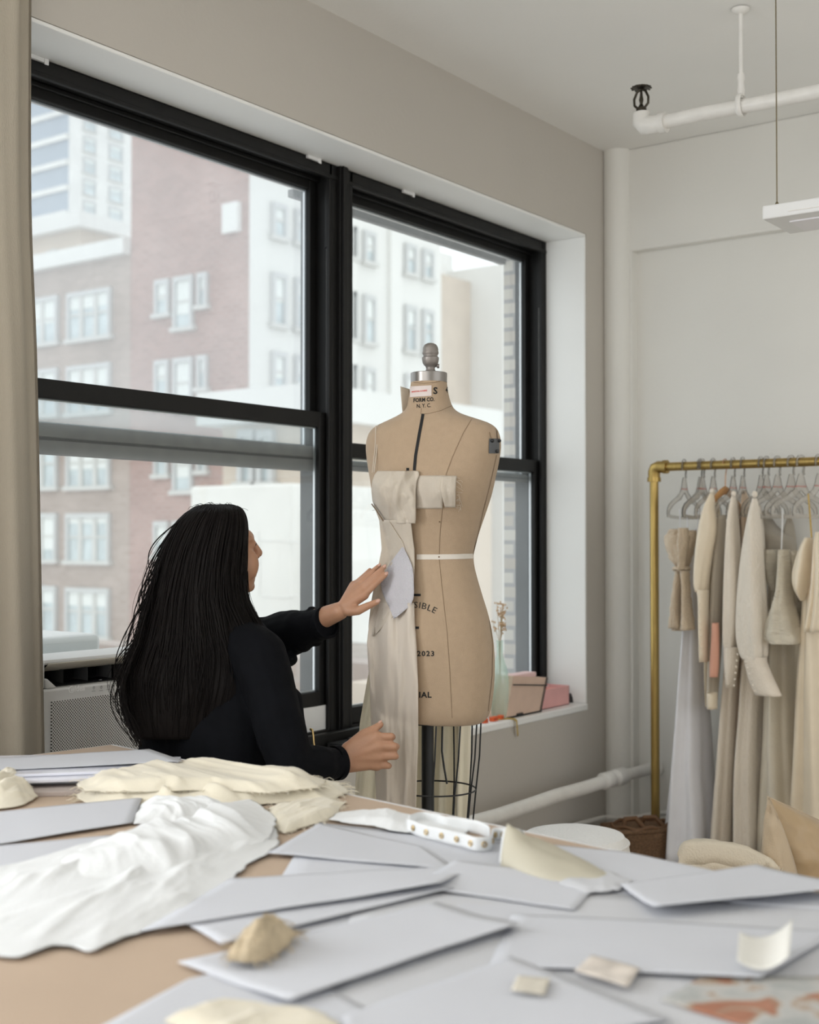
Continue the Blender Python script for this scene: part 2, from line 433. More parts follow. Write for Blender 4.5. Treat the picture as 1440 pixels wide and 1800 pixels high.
m = MB(); m.box(OX0, OX1-.012, 2.90, 2.955, SILL, SILL+.028); m.box(OX0, MX+.1, 2.89, 2.92, SILL, SILL+.05)
struct('trim_7', m, M['black_frame'], 'black inner sill rail at the foot of the window', 'window rail', bevel=.004)
# white blank panel filling the gap beside the air conditioner
px0, px1 = onY(470, 1250, 2.97).x, onY(592, 1250, 2.97).x
p = MB().box(px0, px1, 2.965, 2.975, onY(560, 1283, 2.97).z, onY(560, 1246, 2.97).z+.01)
tag(p.build('filler_panel', M['white_plastic'], smooth=False), 'white board closing the gap below the raised sash, beside the woman', 'panel')
m = MB(); m.box(px0-.05, MX-.03, 2.962, 2.99, SILL+.03, onY(560, 1283, 2.97).z); m.box(px1, MX-.03, 2.962, 2.99, SILL+.03, zib)
struct('trim_8', m, M['black_frame'], 'black stop strip around the white filler board', 'window stop')
# outer storm track seen through the right half
m = MB().box(MX+.02, 5.098, 3.20, 3.225, onY(620, 376, 3.2).z-.006, onY(620, 376, 3.2).z+.022)
struct('trim_9', m, M['grey_frame'], 'thin grey storm bar outside the top of the right window half', 'storm bar')
# blind brackets left on the lining above the sashes
for px, py, nm in ((70, 101, 'white blind bracket above the window, beside the curtain'), (556, 274, 'white blind bracket above the window, left of the mullion'), (722, 336, 'small white blind bracket above the right window half')):
    c = onY(px, py, 2.93)
    b = MB(); b.box(c.x-.035, c.x+.035, 2.936, 2.948, REV-.024, REV-.012); b.box(c.x+.02, c.x+.035, 2.934, 2.938, REV-.030, REV-.012)
    tag(b.build('blind_bracket', M['white_plastic'], smooth=False, bevel=.002), nm, 'bracket', 'blind brackets above the window')
# exterior brick pier beside the window
M['pier'] = brick_mat('cream_pier_brick', (.42, .36, .30), (.62, .58, .52), (.34, .33, .32), .066, .21, 'X', .3, .010)
pl = onX(886, 700, 5.10)
m = MB(); m.box(5.10, 5.65, 3.09, pl.y, -2, 5)
struct('trim_10', m, M['pier'], 'cream brick pier outside the right edge of the window', 'brick pier')
m = MB(); m.box(OX0-2, OX1+.6, 3.10, 3.32, -3, SILL-.02)
struct('trim_11', m, M['pier'], 'outer masonry ledge below the window', 'ledge')
# ---------------------------------------------------------------- the city outside
M['brick_red'] = brick_mat('red_brick', (.31, .175, .145), (.38, .225, .19), (.40, .30, .26), .075*3, .22*3, 'X', 0, .03)
M['brick_brown'] = brick_mat('brown_brick', (.32, .24, .195), (.39, .30, .25), (.40, .33, .29), .075*3, .22*3, 'X', 0, .03)
M['white_render'] = mat('white_rendered_facade', (.70, .69, .655), .9, var=.04, vscale=.2)
M['tan_stone'] = mat('tan_stone_facade', (.56, .47, .38), .9, var=.08, vscale=.3)
M['pale_stone'] = mat('pale_grey_stone', (.74, .73, .70), .9, var=.05, vscale=.3)
M['blue_glass'] = mat('blue_grey_curtain_wall', (.32, .37, .43), .3, var=.1, vscale=.1)
M['city_frame'] = mat('pale_window_frame', (.55, .54, .51), .7)
M['city_dark'] = mat('window_recess_shade', (.52, .52, .51), .8)  # shade of the window recesses put into the surround colour
M['city_pane'] = mat('city_window_pane', (.50, .56, .57), .15, var=.25, vscale=.6)
M['city_blind'] = mat('drawn_window_blind', (.74, .76, .73), .8)
M['stucco'] = mat('patched_white_stucco', (.76, .745, .70), .9, var=.04, vscale=1.2, bump=.3, bscale=3)
M['roofing'] = mat('weathered_roof_felt', (.32, .27, .23), .9, var=.3, vscale=1.5)
M['street'] = mat('distant_ground', (.60, .59, .57), .95)
struct('ground', MB().box(-40, 260, 3.6, 260, -30.2, -30), M['street'], 'street level far below the window', 'ground')

def facade_window(axis, const, u0, u1, z0, z1, parent, blind=.5, mull=0, mid=True):
    """window on a wall plane (axis X: runs along y, axis Y: runs along x); frame part with a pane sub-part"""
    t = .18
    def bx(mb, a0, a1, b0, b1, d0, d1):
        if axis == 'X': mb.box(const-d1, const-d0, a0, a1, b0, b1)
        else: mb.box(a0, a1, const-d1, const-d0, b0, b1)
    f = MB()
    bx(f, u0, u0+t, z0, z1, 0, .22); bx(f, u1-t, u1, z0, z1, 0, .22); bx(f, u0+t, u1-t, z1-t*1.4, z1, 0, .22)
    f.mi = 1
    bx(f, u0-.15, u1+.15, z0-.22, z0, 0, .30)
    if mid: bx(f, u0+t, u1-t, (z0+z1)/2-.06, (z0+z1)/2+.06, 0, .14)
    for k in range(mull):
        c = lerp(u0, u1, (k+1)/(mull+1)); bx(f, c-.14, c+.14, z0, z1, 0, .18)
    w = f.build('window', [M['city_dark'], M['city_frame']], parent, smooth=False)
    p = MB(); bx(p, u0+t, u1-t, z0, z1-t, .02, .06); p.build('pane', M['city_pane'], w, smooth=False)
    if blind:
        b = MB(); zz = lerp(z1, z0, blind); bx(b, u0+t+.03, u1-t-.03, zz, z1-t, .07, .10); b.build('blind', M['city_blind'], w, smooth=False)
    return w
XA = 44.0
rnd = random.Random(3)
# --- brown brick block on the left
yl, yr = onX(-150, 700, XA).y, onX(229, 700, XA).y
root = thing('apartment_block', (XA, (yl+yr)/2, -30), 'brown brick block with triple windows, seen left through the window', 'building')
top = onX(228, 437, XA).z
MB().box(XA, XA+14, yr+.02, yl, -30, top).build('wall', M['brick_brown'], root, smooth=False)
MB().box(XA-.5, XA+14, yr+.02, yl+.2, top-.3, top+.5).build('cornice', M['pale_stone'], root, smooth=False)
zt0, zb0, step = onX(160, 508, XA).z, onX(160, 594, XA).z, onX(155, 903, XA).z - onX(155, 1034, XA).z
for r in range(7):
    for a, b, ml in ((120, 196, 2), (50, 103, 1)):
        if r == 0 and False: continue
        off = r*step
        pz = onX(a, 903, XA).z + (3-r)*step
        facade_window('X', XA, onX(b, 900, XA).y, onX(a, 900, XA).y, pz-2.3*zb0*0 - (onX(155, 903, XA).z-onX(155, 986, XA).z), pz, root, rnd.uniform(.2, .9), ml)
# --- red brick tower with a white street front
yr2 = onX(437, 700, XA).y
root = thing('red_brick_tower', (XA, (yr+yr2)/2, -30), 'tall red brick building with a blank side wall and white front', 'building')
MB().box(XA, XA+.8, yr2, yr, -30, 42).build('side_wall', M['brick_red'], root, smooth=False)
xe = onY(775, 700, yr2).x
MB().box(XA+.02, xe, yr2-.02, yr2+.8, -30, 46).build('front_wall', M['white_render'], root, smooth=False)
MB().box(XA+.8, xe, yr2+.8, yr, -30, 41).build('core', M['brick_red'], root, smooth=False)
pil = MB()
for px in (612, 690): pil.box(onY(px-9, 700, yr2).x, onY(px+9, 700, yr2).x, yr2-.25, yr2, -30, 46)
pil.build('pilaster', M['white_render'], root, smooth=False)
bh = onX(290, 492, XA).z; bst = onX(290, 492, XA).z - onX(290, 633, XA).z
for r in range(6):
    for a, b, h, bl in ((275, 300, 58, .6), (308, 342, 86, .75), (350, 367, 54, .5)):
        z1 = bh - r*bst
        facade_window('X', XA, onX(b, 700, XA).y, onX(a, 700, XA).y, z1-h/62*bst*.45, z1, root, bl)
b = MB(); yy = onX(411, 384, XA); b.box(XA-.3, XA, yy.y-.5, yy.y+.5, yy.z-.7, yy.z+.7); b.build('vent_hood', M['pale_stone'], root, smooth=False)
def zc(px, py): return onY(px, py, yr2).z
rowz = [(zc(475, 413), zc(475, 355)), (zc(475, 568), zc(475, 478)), (zc(475, 688), zc(475, 617))]
st = rowz[1][1]-rowz[2][1]
rows = rowz + [(rowz[2][0]-st*k, rowz[2][1]-st*k) for k in (1, 2, 3)]
for z0, z1 in rows:
    for a, b in ((474, 499), (515, 538), (614, 623), (636, 656), (709, 728), (740, 758)):
        facade_window('Y', yr2-.03, onY(a, 700, yr2).x, onY(b, 700, yr2).x, z0, z1, root, rnd.uniform(.3, .7))
# --- stepped tan building top behind the brown block
xh = 62.0
c = onX(142, 388, xh)
root = thing('penthouse_block', (xh, c.y, -30), 'tan stone rooftop block with a cornice behind the brown brick block', 'building')
x2 = onY(240, 410, c.y).x
MB().box(xh, x2+6, c.y, c.y+30, -30, c.z).build('wall', M['tan_stone'], root, smooth=False)
MB().box(xh-.8, x2+6, c.y-.8, c.y+30, c.z-.6, c.z+.5).build('cornice', M['pale_stone'], root, smooth=False)
facade_window('X', xh, onX(103, 450, xh).y, onX(86, 450, xh).y, onX(95, 470, xh).z, onX(95, 440, xh).z, root, 0)
# --- glass tower and gridded tower further off
xg = 110.0
yg0, yg1 = onX(120, 300, xg).y, onX(-200, 300, xg).y
root = thing('glass_tower', (xg, (yg0+yg1)/2, -30), 'blue-grey glass tower with pale floor bands at upper left', 'building')
MB().box(xg, xg+20, yg0, yg1, -30, 90).build('curtain_wall', M['blue_glass'], root, smooth=False)
za, zb_ = onX(90, 200, xg).z, onX(90, 386, xg).z; stp = (za-zb_)/4.2
for k in range(-2, 8):
    z = zb_ + stp*k
    MB().box(xg-.4, xg+.1, yg0, yg1, z, z+.7).build('floor_band', M['pale_stone'], root, smooth=False)
yt = yg0
xt0, xt1 = xg, onY(232, 300, yt).x
root = thing('gridded_tower', ((xt0+xt1)/2, yt, -30), 'pale tower with window grid right of the glass tower', 'building')
MB().box(xt0+.05, xt1, yt-.3, yt+15, -30, 88).build('wall', M['pale_stone'], root, smooth=False)
for k in range(9):
    z0 = onY(150, 380, yt).z + k*stp*.85
    for a, b in ((143, 165), (188, 212)):
        facade_window('Y', yt-.3, onY(a, 300, yt).x, onY(b, 300, yt).x, z0, z0+stp*.6, root, .3)
# --- pale buildings at right, behind the dress form
yf = 75.0
root = thing('setback_tower', (onY(812, 600, yf).x, yf, -30), 'tan and white setback tower in the haze behind the dress form', 'building')
def xf(px): return onY(px, 700, yf).x
MB().box(xf(772), xf(838), yf, yf+12, -30, onY(800, 488, yf).z).build('wall', M['tan_stone'], root, smooth=False)
MB().box(xf(786), xf(838), yf+3, yf+12, -30, onY(800, 430, yf).z).build('upper_wall', M['pale_stone'], root, smooth=False)
MB().box(xf(828), xf(960), yf-4, yf+10, -30, onY(850, 478, yf).z).build('side_wing', M['white_render'], root, smooth=False)
for z0, z1 in ((628, 553), (745, 670), (870, 800), (990, 925)):
    facade_window('Y', yf-4, xf(856), xf(886), onY(870, z0, yf-4).z, onY(870, z1, yf-4).z, root, .4)
# --- low pale block with a ledge, seen between the sashes
xl = 30.0
ya, yb = onX(552, 700, xl).y, onX(392, 700, xl).y
root = thing('low_stone_block', (xl, (ya+yb)/2, -30), 'low pale stone block with a projecting ledge below the white facade', 'building')
zt_ = onX(470, 694, xl).z
MB().box(xl, xl+10, ya, yb, -30, zt_).build('wall', M['tan_stone'], root, smooth=False)
MB().box(xl-.7, xl+10, ya-.5, yb+.5, zt_-.9, zt_+.15).build('ledge', M['white_render'], root, smooth=False)
for a, b in ((424, 452), (458, 486)):
    for z0, z1 in ((848, 757), (960, 890)):
        facade_window('X', xl, onX(b, 800, xl).y, onX(a, 800, xl).y, onX(a, z0, xl).z, onX(a, z1, xl).z, root, .5)
# --- white stucco bulkhead on the next roof
xs = 16.0
root = thing('stucco_bulkhead', (xs, onX(440, 950, xs).y, -3), 'patched white stucco roof bulkhead outside, beside the woman\'s face', 'bulkhead')
def ys(px): return onX(px, 946, xs).y
def zs(py): return onX(430, py, xs).z
MB().box(xs, xs+3, ys(513), ys(334), -3, zs(852)).build('wall', M['stucco'], root, smooth=False, bevel=.05)
MB().box(xs+.3, xs+3, ys(528), ys(513), -3, zs(894)).build('step_wall', M['stucco'], root, smooth=False, bevel=.05)
s = MB(); s.prism([(xs+.5, ys(528), -3), (xs+.5, ys(552), -3), (xs+.5, ys(552), zs(985)), (xs+.5, ys(546), zs(970)), (xs+.5, ys(530), zs(925)), (xs+.5, ys(528), zs(925))], (2.5, 0, 0))
s.build('buttress', M['stucco'], root, smooth=False)
cr = MB(); cr.tube([(xs-.004, ys(px), zs(py)) for px, py in ((455, 949), (470, 951), (490, 950), (526, 953))], .012, 5); cr.tube([(xs-.004, ys(px), zs(py)) for px, py in ((455, 935), (456, 950), (458, 1000), (457, 1045))], .010, 5)
cr.tube([(xs-.004, ys(px), zs(py)) for px, py in ((462, 1047), (500, 1048), (526, 1043))], .012, 5)
cr.build('crack', M['pale_stone'], root, smooth=False)
# --- near roof with brown parapet
root = thing('neighbour_roof', (11, 9, -6), 'brown neighbouring roof with parapet low outside the window', 'roof')
MB().box(8.0, 15.5, 5.2, 14, -6, onZ(520, 1170, 0).z-1.1+.95).build('deck', M['roofing'], root, smooth=False)
MB().box(9.5, 9.9, 5.2, 14, -1, .28).build('parapet', M['brick_brown'], root, smooth=False)
MB().box(8.6, 9.3, 6.2, 7.0, -1, .22).build('vent_box', M['tan_stone'], root, smooth=False)
# ---------------------------------------------------------------- curtain
M['linen'] = mat('heavy_linen_curtain', (.46, .41, .33), .9, var=.06, vscale=5, bump=.25, bscale=400, trans=.12, stretch=(1, 1, .25))
def curtain():
    xt, xb = onY(52, 60, 2.70).x, onY(76, 1300, 2.70).x
    rows = []
    for i in range(34):
        z = lerp(.04, 3.14, i/33); xr = cinterp([(.04, xb+.03), (.9, xb), (1.9, lerp(xb, xt, .55)), (2.3, xt+.004), (3.14, xt)], z)[0]
        row = []
        for k in range(121):
            u = k/120; x = lerp(.95, xr, u)
            g = sin(u*2*pi*6.2+.5*sin(z*.7))*.036 + .012*sin(u*2*pi*13+z)
            g *= .75+.25*sin(z*.6+1)
            y = 2.675 + g
            y = lerp(y, 2.70, max(0, (u-.93)/.07))
            row.append((x, min(y, 2.742), z))
        rows.append(row)
    root = thing('curtain', (1.5, 2.68, 0), 'floor-length beige linen curtain at the left edge of the window', 'curtain')
    MB().grid(rows).build('drape', M['linen'], root, angle=0, solid=.004)
    h = MB()
    for k in range(2):
        r2 = []
        for i in range(34):
            x, y, z = rows[i][-1]; r2.append((x, y, z))
        h.tube(r2, .004, 6)
    h.build('hem', M['linen'], root)
    MB().tube([(.8, 2.66, 3.15), (2.02, 2.66, 3.15)], .012, 10).build('rod', M['black_frame'], root)
curtain()

# ---------------------------------------------------------------- window air conditioner
def dot_mat():
    m = bpy.data.materials.new('perforated_white_grille'); m.use_nodes = True; nt = m.node_tree; b = nt.nodes['Principled BSDF']
    b.inputs['Roughness'].default_value = .45
    tc = nt.nodes.new('ShaderNodeTexCoord'); sp = nt.nodes.new('ShaderNodeSeparateXYZ'); cb = nt.nodes.new('ShaderNodeCombineXYZ')
    nt.links.new(tc.outputs['Object'], sp.inputs[0]); nt.links.new(sp.outputs['X'], cb.inputs[0]); nt.links.new(sp.outputs['Z'], cb.inputs[1])
    def dist(off):
        a = nt.nodes.new('ShaderNodeVectorMath'); a.operation = 'MULTIPLY_ADD'; a.inputs[1].default_value = (1/.0085, 1/.0085, 0); a.inputs[2].default_value = (off+50, off+50, 0)
        nt.links.new(cb.outputs[0], a.inputs[0])
        f = nt.nodes.new('ShaderNodeVectorMath'); f.operation = 'FRACTION'; nt.links.new(a.outputs[0], f.inputs[0])
        s = nt.nodes.new('ShaderNodeVectorMath'); s.operation = 'SUBTRACT'; s.inputs[1].default_value = (.5, .5, 0); nt.links.new(f.outputs[0], s.inputs[0])
        l = nt.nodes.new('ShaderNodeVectorMath'); l.operation = 'LENGTH'; nt.links.new(s.outputs[0], l.inputs[0]); return l.outputs['Value']
    mn = nt.nodes.new('ShaderNodeMath'); mn.operation = 'MINIMUM'; nt.links.new(dist(0), mn.inputs[0]); nt.links.new(dist(.5), mn.inputs[1])
    gt = nt.nodes.new('ShaderNodeMath'); gt.operation = 'GREATER_THAN'; gt.inputs[1].default_value = .235; nt.links.new(mn.outputs[0], gt.inputs[0])
    mx = nt.nodes.new('ShaderNodeMix'); mx.data_type = 'RGBA'; mx.inputs[6].default_value = (.02, .02, .02, 1); mx.inputs[7].default_value = (.72, .71, .69, 1)
    nt.links.new(gt.outputs[0], mx.inputs[0]); nt.links.new(mx.outputs[2], b.inputs['Base Color'])
    return m
M['ac_white'] = mat('matt_white_ac_casing', (.73, .73, .72), .4)
M['ac_dark'] = mat('dark_vent_interior', (.012, .012, .013), .6)
M['ac_mark'] = mat('pale_logo_print', (1, 1, 1), .25)
M['ac_print'] = mat('grey_button_print', (.25, .25, .26), .5)
M['dots'] = dot_mat()
def air_conditioner():
    yf = 2.765
    x0, x1 = onY(74, 1200, yf).x, onY(74, 1200, yf).x + .50
    zt, zb = onY(75, 1163, yf).z, SILL
    def zz(py): return onY(74, py, yf).z
    root = thing('air_conditioner', ((x0+x1)/2, 2.76, SILL), 'white window air conditioner under the raised left sash, behind the woman\'s hair', 'air conditioner')
    v0, v1 = zz(1213), zz(1172)                  # mouth of the vent
    c = MB()
    c.box(x0, x1, yf, 2.96, zb, v0); c.box(x0, x0+.018, yf+.01, 2.96, v0, zt); c.box(x1-.018, x1, yf+.01, 2.96, v0, zt)
    c.box(x0, x1, yf+.02, 2.96, v1, zt); c.box(x0+.018, x1-.018, yf+.14, 2.96, v0, v1)
    c.prism([(x0+.018, yf+.002, v0), (x0+.055, yf+.002, v0), (x0+.018, yf+.002, v0+.03)], (0, .03, 0))
    c.build('casing', M['ac_white'], root, smooth=True, bevel=.007)
    MB().box(x0+.019, x1-.019, yf+.125, yf+.139, v0+.001, v1-.001).build('vent_interior', M['ac_dark'], root, smooth=False)
    MB().box(x0+.019, x1-.019, yf+.03, yf+.125, v0+.0005, v0+.002).build('vent_floor', M['ac_dark'], root, smooth=False)
    rows = []
    for i in range(9):
        t = i/8; y = lerp(yf+.012, yf+.075, t); z = v1 - .024*(1-(1-t)**2)*1.0 + .004
        rows.append([(lerp(x0+.03+.012*t, x1-.03, k/4), y, z) for k in range(5)])
    MB().grid(rows).build('flap', mat('cream_vent_flap', (.60, .56, .48), .5), root, solid=.003)
    for k in range(5):
        x = lerp(x0+.11, x1-.06, k/4)
        MB().obox((x, yf+.09, (v0+v1)/2-.006), (.001, .004, 0), (.012, .05, 0), (0, 0, (v1-v0)/2-.012)).build('fin', mat('grey_fin', (.10, .10, .10), .5) if k == 0 else bpy.data.materials['grey_fin'], root, smooth=False)
    g0 = zz(1235)
    MB().box(x0+.028, x1-.028, yf-.004, yf+.002, zb+.02, g0).build('grille', M['dots'], root, smooth=False, bevel=.002)
    # lettering and touch buttons
    def put(vs, fs, px, py, h, m, nm):
        o = onY(px, py, yf-.0008); mb = MB()
        mb.add([(o.x + v.x*h, yf-.0008, o.z + v.y*h) for v in vs], fs); return mb.build(nm, m, root, smooth=False)
    put(*text_mesh('idea', 1, .025), 131.0, 1215.5, .0215, M['ac_mark'], 'brand_lettering')
    o = onY(126, 1212, yf-.001); lg = MB()
    lg.tube([(o.x+.0085*cos(a), yf-.001, o.z+.0085*sin(a)) for a in [radians(60+300*i/20) for i in range(21)]], .0010, 5)
    lg.tube([(o.x-.003+.002*k, yf-.001, o.z-.006+(.010 if k in (2, 4) else 0)+k*.0001) for k in range(1, 6)], .0010, 5)
    lg.build('logo', M['ac_mark'], root)
    for px, py in ((165, 1209), (178, 1208), (190.5, 1206)):
        o = onY(px, py, yf-.0008); b = MB(); b.tube([(o.x+.0034*cos(a), yf-.0008, o.z+.0034*sin(a)) for a in [2*pi*i/14 for i in range(14)]], .0004, 4, True)
        b.box(o.x-.0004, o.x+.0004, yf-.001, yf-.0005, o.z, o.z+.004); b.box(o.x-.006, o.x+.006, yf-.001, yf-.0005, o.z-.0095, o.z-.0085)
        b.build('button', M['ac_print'], root)
    o = onY(177, 1195, yf-.001); b = MB(); b.box(o.x-.006, o.x-.003, yf-.001, yf-.0005, o.z-.001, o.z+.001); b.box(o.x-.0015, o.x+.004, yf-.001, yf-.0005, o.z-.0012, o.z+.0012)
    b.build('indicator', M['ac_print'], root, smooth=False)
    # outer half of the unit, seen through the glass
    MB().box(x0+.01, x1-.01, 3.11, 3.45, SILL, zt+.03).build('rear_housing', M['ac_white'], root, smooth=True, bevel=.02)
    MB().box(x0+.01, x1-.01, 2.96, 3.12, SILL+.02, SILL+.14).build('bridge', M['ac_white'], root, smooth=False)
air_conditioner()

# ---------------------------------------------------------------- things on the sill
M['kraft'] = mat('kraft_card', (.72, .53, .42), .8, var=.04, vscale=20)
M['pink'] = mat('pink_card', (.82, .44, .42), .7, var=.05, vscale=12)
M['black_edge'] = mat('black_edging', (.015, .015, .015), .5)
M['orange'] = mat('orange_plastic', (.80, .13, .03), .4)
def rect_pts(c, ax, ay, hx, hy, z): return [c-ax*hx-ay*hy, c+ax*hx-ay*hy, c+ax*hx+ay*hy, c-ax*hx+ay*hy]
# file box with black edging, leaning over the sill
def file_box():
    yb = 2.775
    A = onY(890, 1250, yb); A.z = SILL
    B = Vector((onY(950, 1255, yb).x, yb, SILL))
    root = thing('file_box', (A+B)/2, 'tan card box with black edging tilted in front of the pink box', 'box')
    fw = (B-A).normalized(); out = Vector((0, -1, 0)); dep = Vector((.02, 1, 0)).normalized()
    H = onY(890, 1190, yb).z - SILL
    tilt = Vector((.035, -.004, 0))                # leans to the right as it rises
    L = (B-A).length
    def pt(u, v, d): return A + fw*(L*u) + Vector((0, 0, H*v*(1-.17*u))) + tilt*v*1.3 + dep*d
    b = MB(); P8 = [pt(0, .02, 0), pt(1, .02, 0), pt(1, .02, .10), pt(0, .02, .10), pt(0, 1, 0), pt(1, 1, 0), pt(1, 1, .10), pt(0, 1, .10)]
    b.add(P8, [(0,3,2,1), (0,1,5,4), (1,2,6,5), (2,3,7,6), (3,0,4,7)]); b.build('body', M['kraft'], root, smooth=False, solid=.003)
    e = MB()
    e.tube([pt(0, .02, -.002), pt(1, .02, -.002), pt(1, .02, .10)], .004, 6); e.tube([pt(1.0, 0.02, -.003), pt(1.0, 1, -.003)], .0022, 6); e.tube([pt(.965, 0.02, -.003), pt(.965, 1, -.003)], .0012, 6)
    e.tube([pt(1.0, 0.02, .1), pt(1.0, 1, .1)], .002, 6)
    e.build('edging', M['black_edge'], root)
    l = MB(); l.tube([pt(0, .80, -.008), pt(.5, .79, -.008), pt(1.0, .775, -.008), pt(1.0, .77, .1)], .0028, 6); l.build('elastic_band', M['black_edge'], root)
    l = MB(); l.box(*sorted((pt(.28, 0, 0).x, pt(.44, 0, 0).x)), pt(.3, 0, 0).y-.008, pt(.3, 0, 0).y-.003, SILL+.004, SILL+.014); l.build('clasp', M['black_edge'], root, smooth=False)
    p = MB(); p.obox(pt(.42, 1.0, .05), fw*(L*.40), dep*.028, (0, 0, .010)); p.build('paper_stack', mat('pale_pink_paper', (.86, .62, .60), .8), root, smooth=False, bevel=.004)
file_box()
def pink_box():
    yb = 2.80
    a = onY(957, 1248, yb).x; b_ = onY(1001, 1240, yb).x; h = onY(1000, 1205, yb).z - SILL
    root = thing('pink_box', ((a+b_)/2, yb+.06, SILL), 'open pink card box on the sill right of the tan box', 'box')
    o = MB(); x0, x1, y0, y1 = a-.02, b_, yb, yb+.13
    o.box(x0, x1, y0, y0+.003, SILL, SILL+h); o.box(x0, x1, y1-.003, y1, SILL, SILL+h); o.box(x0, x0+.003, y0, y1, SILL, SILL+h); o.box(x1-.003, x1, y0, y1, SILL, SILL+h); o.box(x0, x1, y0, y1, SILL, SILL+.003)
    o.build('tray', M['pink'], root, smooth=False)
    MB().box(x0+.01, x1-.02, y0+.02, y0+.10, SILL+.01, SILL+h-.01).build('tissue', mat('coral_tissue', (.85, .36, .30), .7, bump=.4, bscale=30), root, smooth=False, bevel=.01)
    MB().obox(((x0+x1)/2, y1-.02, SILL+h+.006), (.055, 0, .002), (0, .008, 0), (0, 0, .004)).build('pen', M['black_edge'], root, smooth=False, bevel=.003)
    MB().obox(((x0+x1)/2, y1-.05, SILL+h+.001), (.05, 0, 0), (0, .012, 0), (0, 0, .003)).build('card', M['white_plastic'], root, smooth=False)
pink_box()
def figurine():
    c = onY(1003, 1234, 2.83); c.z = SILL
    root = thing('stapler', c, 'small black desk gadget in the right corner of the sill', 'gadget')
    MB().lathe([(.016, 0), (.013, .02), (.008, .034), (.004, .04)], c, 14).build('body', M['black_edge'], root)
    b = MB(); b.tube([c+Vector((0, 0, .03)), c+Vector((.008, 0, .046)), c+Vector((.016, 0, .045))], .0025, 6); b.tube([c+Vector((.005, 0, .024)), c+Vector((.022, 0, .027))], .002, 6); b.build('arm', M['black_edge'], root)
    MB().box(c.x-.012, c.x+.045, c.y-.012, c.y+.012, SILL, SILL+.004).build('base', M['black_edge'], root, smooth=False, bevel=.002)
figurine()
def vase():
    c = onY(879, 1255, 2.81); c.z = SILL
    root = thing('glass_vase', c, 'pale green diamond-cut glass bottle on the sill, right behind the dress form', 'vase')
    zt = onY(885, 1125, 2.81).z - SILL
    prof = [(.030, 0), (.034, .006), (.035, zt*.45), (.032, zt*.6), (.018, zt*.75), (.013, zt*.82), (.013, zt*.97), (.016, zt)]
    m = MB(); rows = []
    fine = []
    for i in range(61):
        z = zt*i/60; r = interp([(b, a) for a, b in prof], z)[0]; fine.append((r, z))
    seg = 48
    for i, (r, z) in enumerate(fine):
        row = []
        for k in range(seg):
            a = 2*pi*k/seg
            w = .0014*(abs(((k/4 + i/3.0) % 1)-.5)+abs(((k/4 - i/3.0) % 1)-.5)) if .05 < i/60 < .7 else 0
            row.append(c+Vector(((r+w)*cos(a), (r+w)*sin(a), z)))
        rows.append(row)
    m.grid(rows, True); m.face(list(range(seg)))
    g = glass_mat('pale_green_cut_glass', tint=(.88, .96, .92), veil=.30, gloss=.10, veilcol=(.80, .93, .86), streaks=False)
    m.build('bottle', g, root, angle=0)
    # dried stems
    M['dried'] = mat('dried_flower', (.66, .47, .30), .9, var=.3, vscale=60)
    M['dried_stem'] = mat('dried_stem', (.45, .33, .18), .9)
    tag(root, None)
    fl = thing('dried_flowers', c+Vector((0, 0, zt*.4)), 'dried tan flower stems standing in the glass bottle', 'dried flowers')
    for k in range(9):
        a = rnd.uniform(0, 6.28); s = rnd.uniform(.01, .035); top = c+Vector((s*cos(a)-.006, s*sin(a), zt+rnd.uniform(.06, .15)))
        base = c+Vector((0, 0, zt*.45)); mid = c+Vector((.004*cos(a), .004*sin(a), zt))
        MB().tube([base, mid, top], .0011, 5).build('stem', M['dried_stem'], fl)
        h = MB()
        for q in range(10):
            p = top + Vector((rnd.uniform(-.012, .012), rnd.uniform(-.012, .012), rnd.uniform(-.035, .015)))
            h.ball(p, .0032, .0032, .0045, nu=7, nv=5)
        h.build('flower_head', M['dried'], fl)
vase()
def clip(px, py, lx, lab):
    c = onY(px, py, 2.785); c.z = SILL
    root = thing('orange_clip', c, lab, 'clip', 'orange clips on the sill')
    MB().box(c.x-lx, c.x+lx, c.y-.010, c.y+.010, SILL, SILL+.018).build('body', M['orange'], root, smooth=False, bevel=.003)
    MB().box(c.x-lx*.6, c.x+lx*.6, c.y-.012, c.y-.009, SILL+.006, SILL+.012).build('jaw', mat('dark_orange_jaw', (.45, .07, .02), .5) if 'dark_orange_jaw' not in bpy.data.materials else bpy.data.materials['dark_orange_jaw'], root, smooth=False)
clip(868, 1257, .020, 'orange plastic clip in front of the glass bottle')
clip(880, 1252, .012, 'small red-orange clip under the glass bottle, nearest the tan box')
clip(852, 1264, .014, 'orange clip partly hidden behind the dress form hem')
def ribbon_end():
    pts = []
    for px, py, y in ((868, 1262, 2.79), (890, 1262, 2.77), (903, 1262, 2.745)):
        p = onY(px, py, y); pts.append(Vector((p.x, y, SILL+.003)))
    q = pts[-1]
    pts += [q+Vector((.006, -.010, -.008)), q+Vector((.012, -.010, -.05)), q+Vector((.017, -.009, -.07))]
    m = MB(); m.grid([[p+Vector((0, -.002, .0)) + Vector((-.006, .0, -.002)), p+Vector((.006, 0, .002))] for p in pts])
    tag(m.build('ribbon', mat('mustard_ribbon', (.52, .36, .10), .6), angle=0, solid=.001), 'mustard ribbon hanging over the front of the sill', 'ribbon')
ribbon_end()
t = onY(828, 1270, 2.80)
m = MB()
for k in range(14): m.ball((t.x+rnd.uniform(-.02, .02), t.y+rnd.uniform(-.01, .01), SILL+.008+rnd.uniform(0, .006)), .007, .004, .004, nu=7, nv=5)
tag(m.build('seed_pods', mat('dry_seed_pod', (.48, .36, .18), .8)), 'little pile of dry brown seed pods on the sill beside the dress form', 'seed pods')
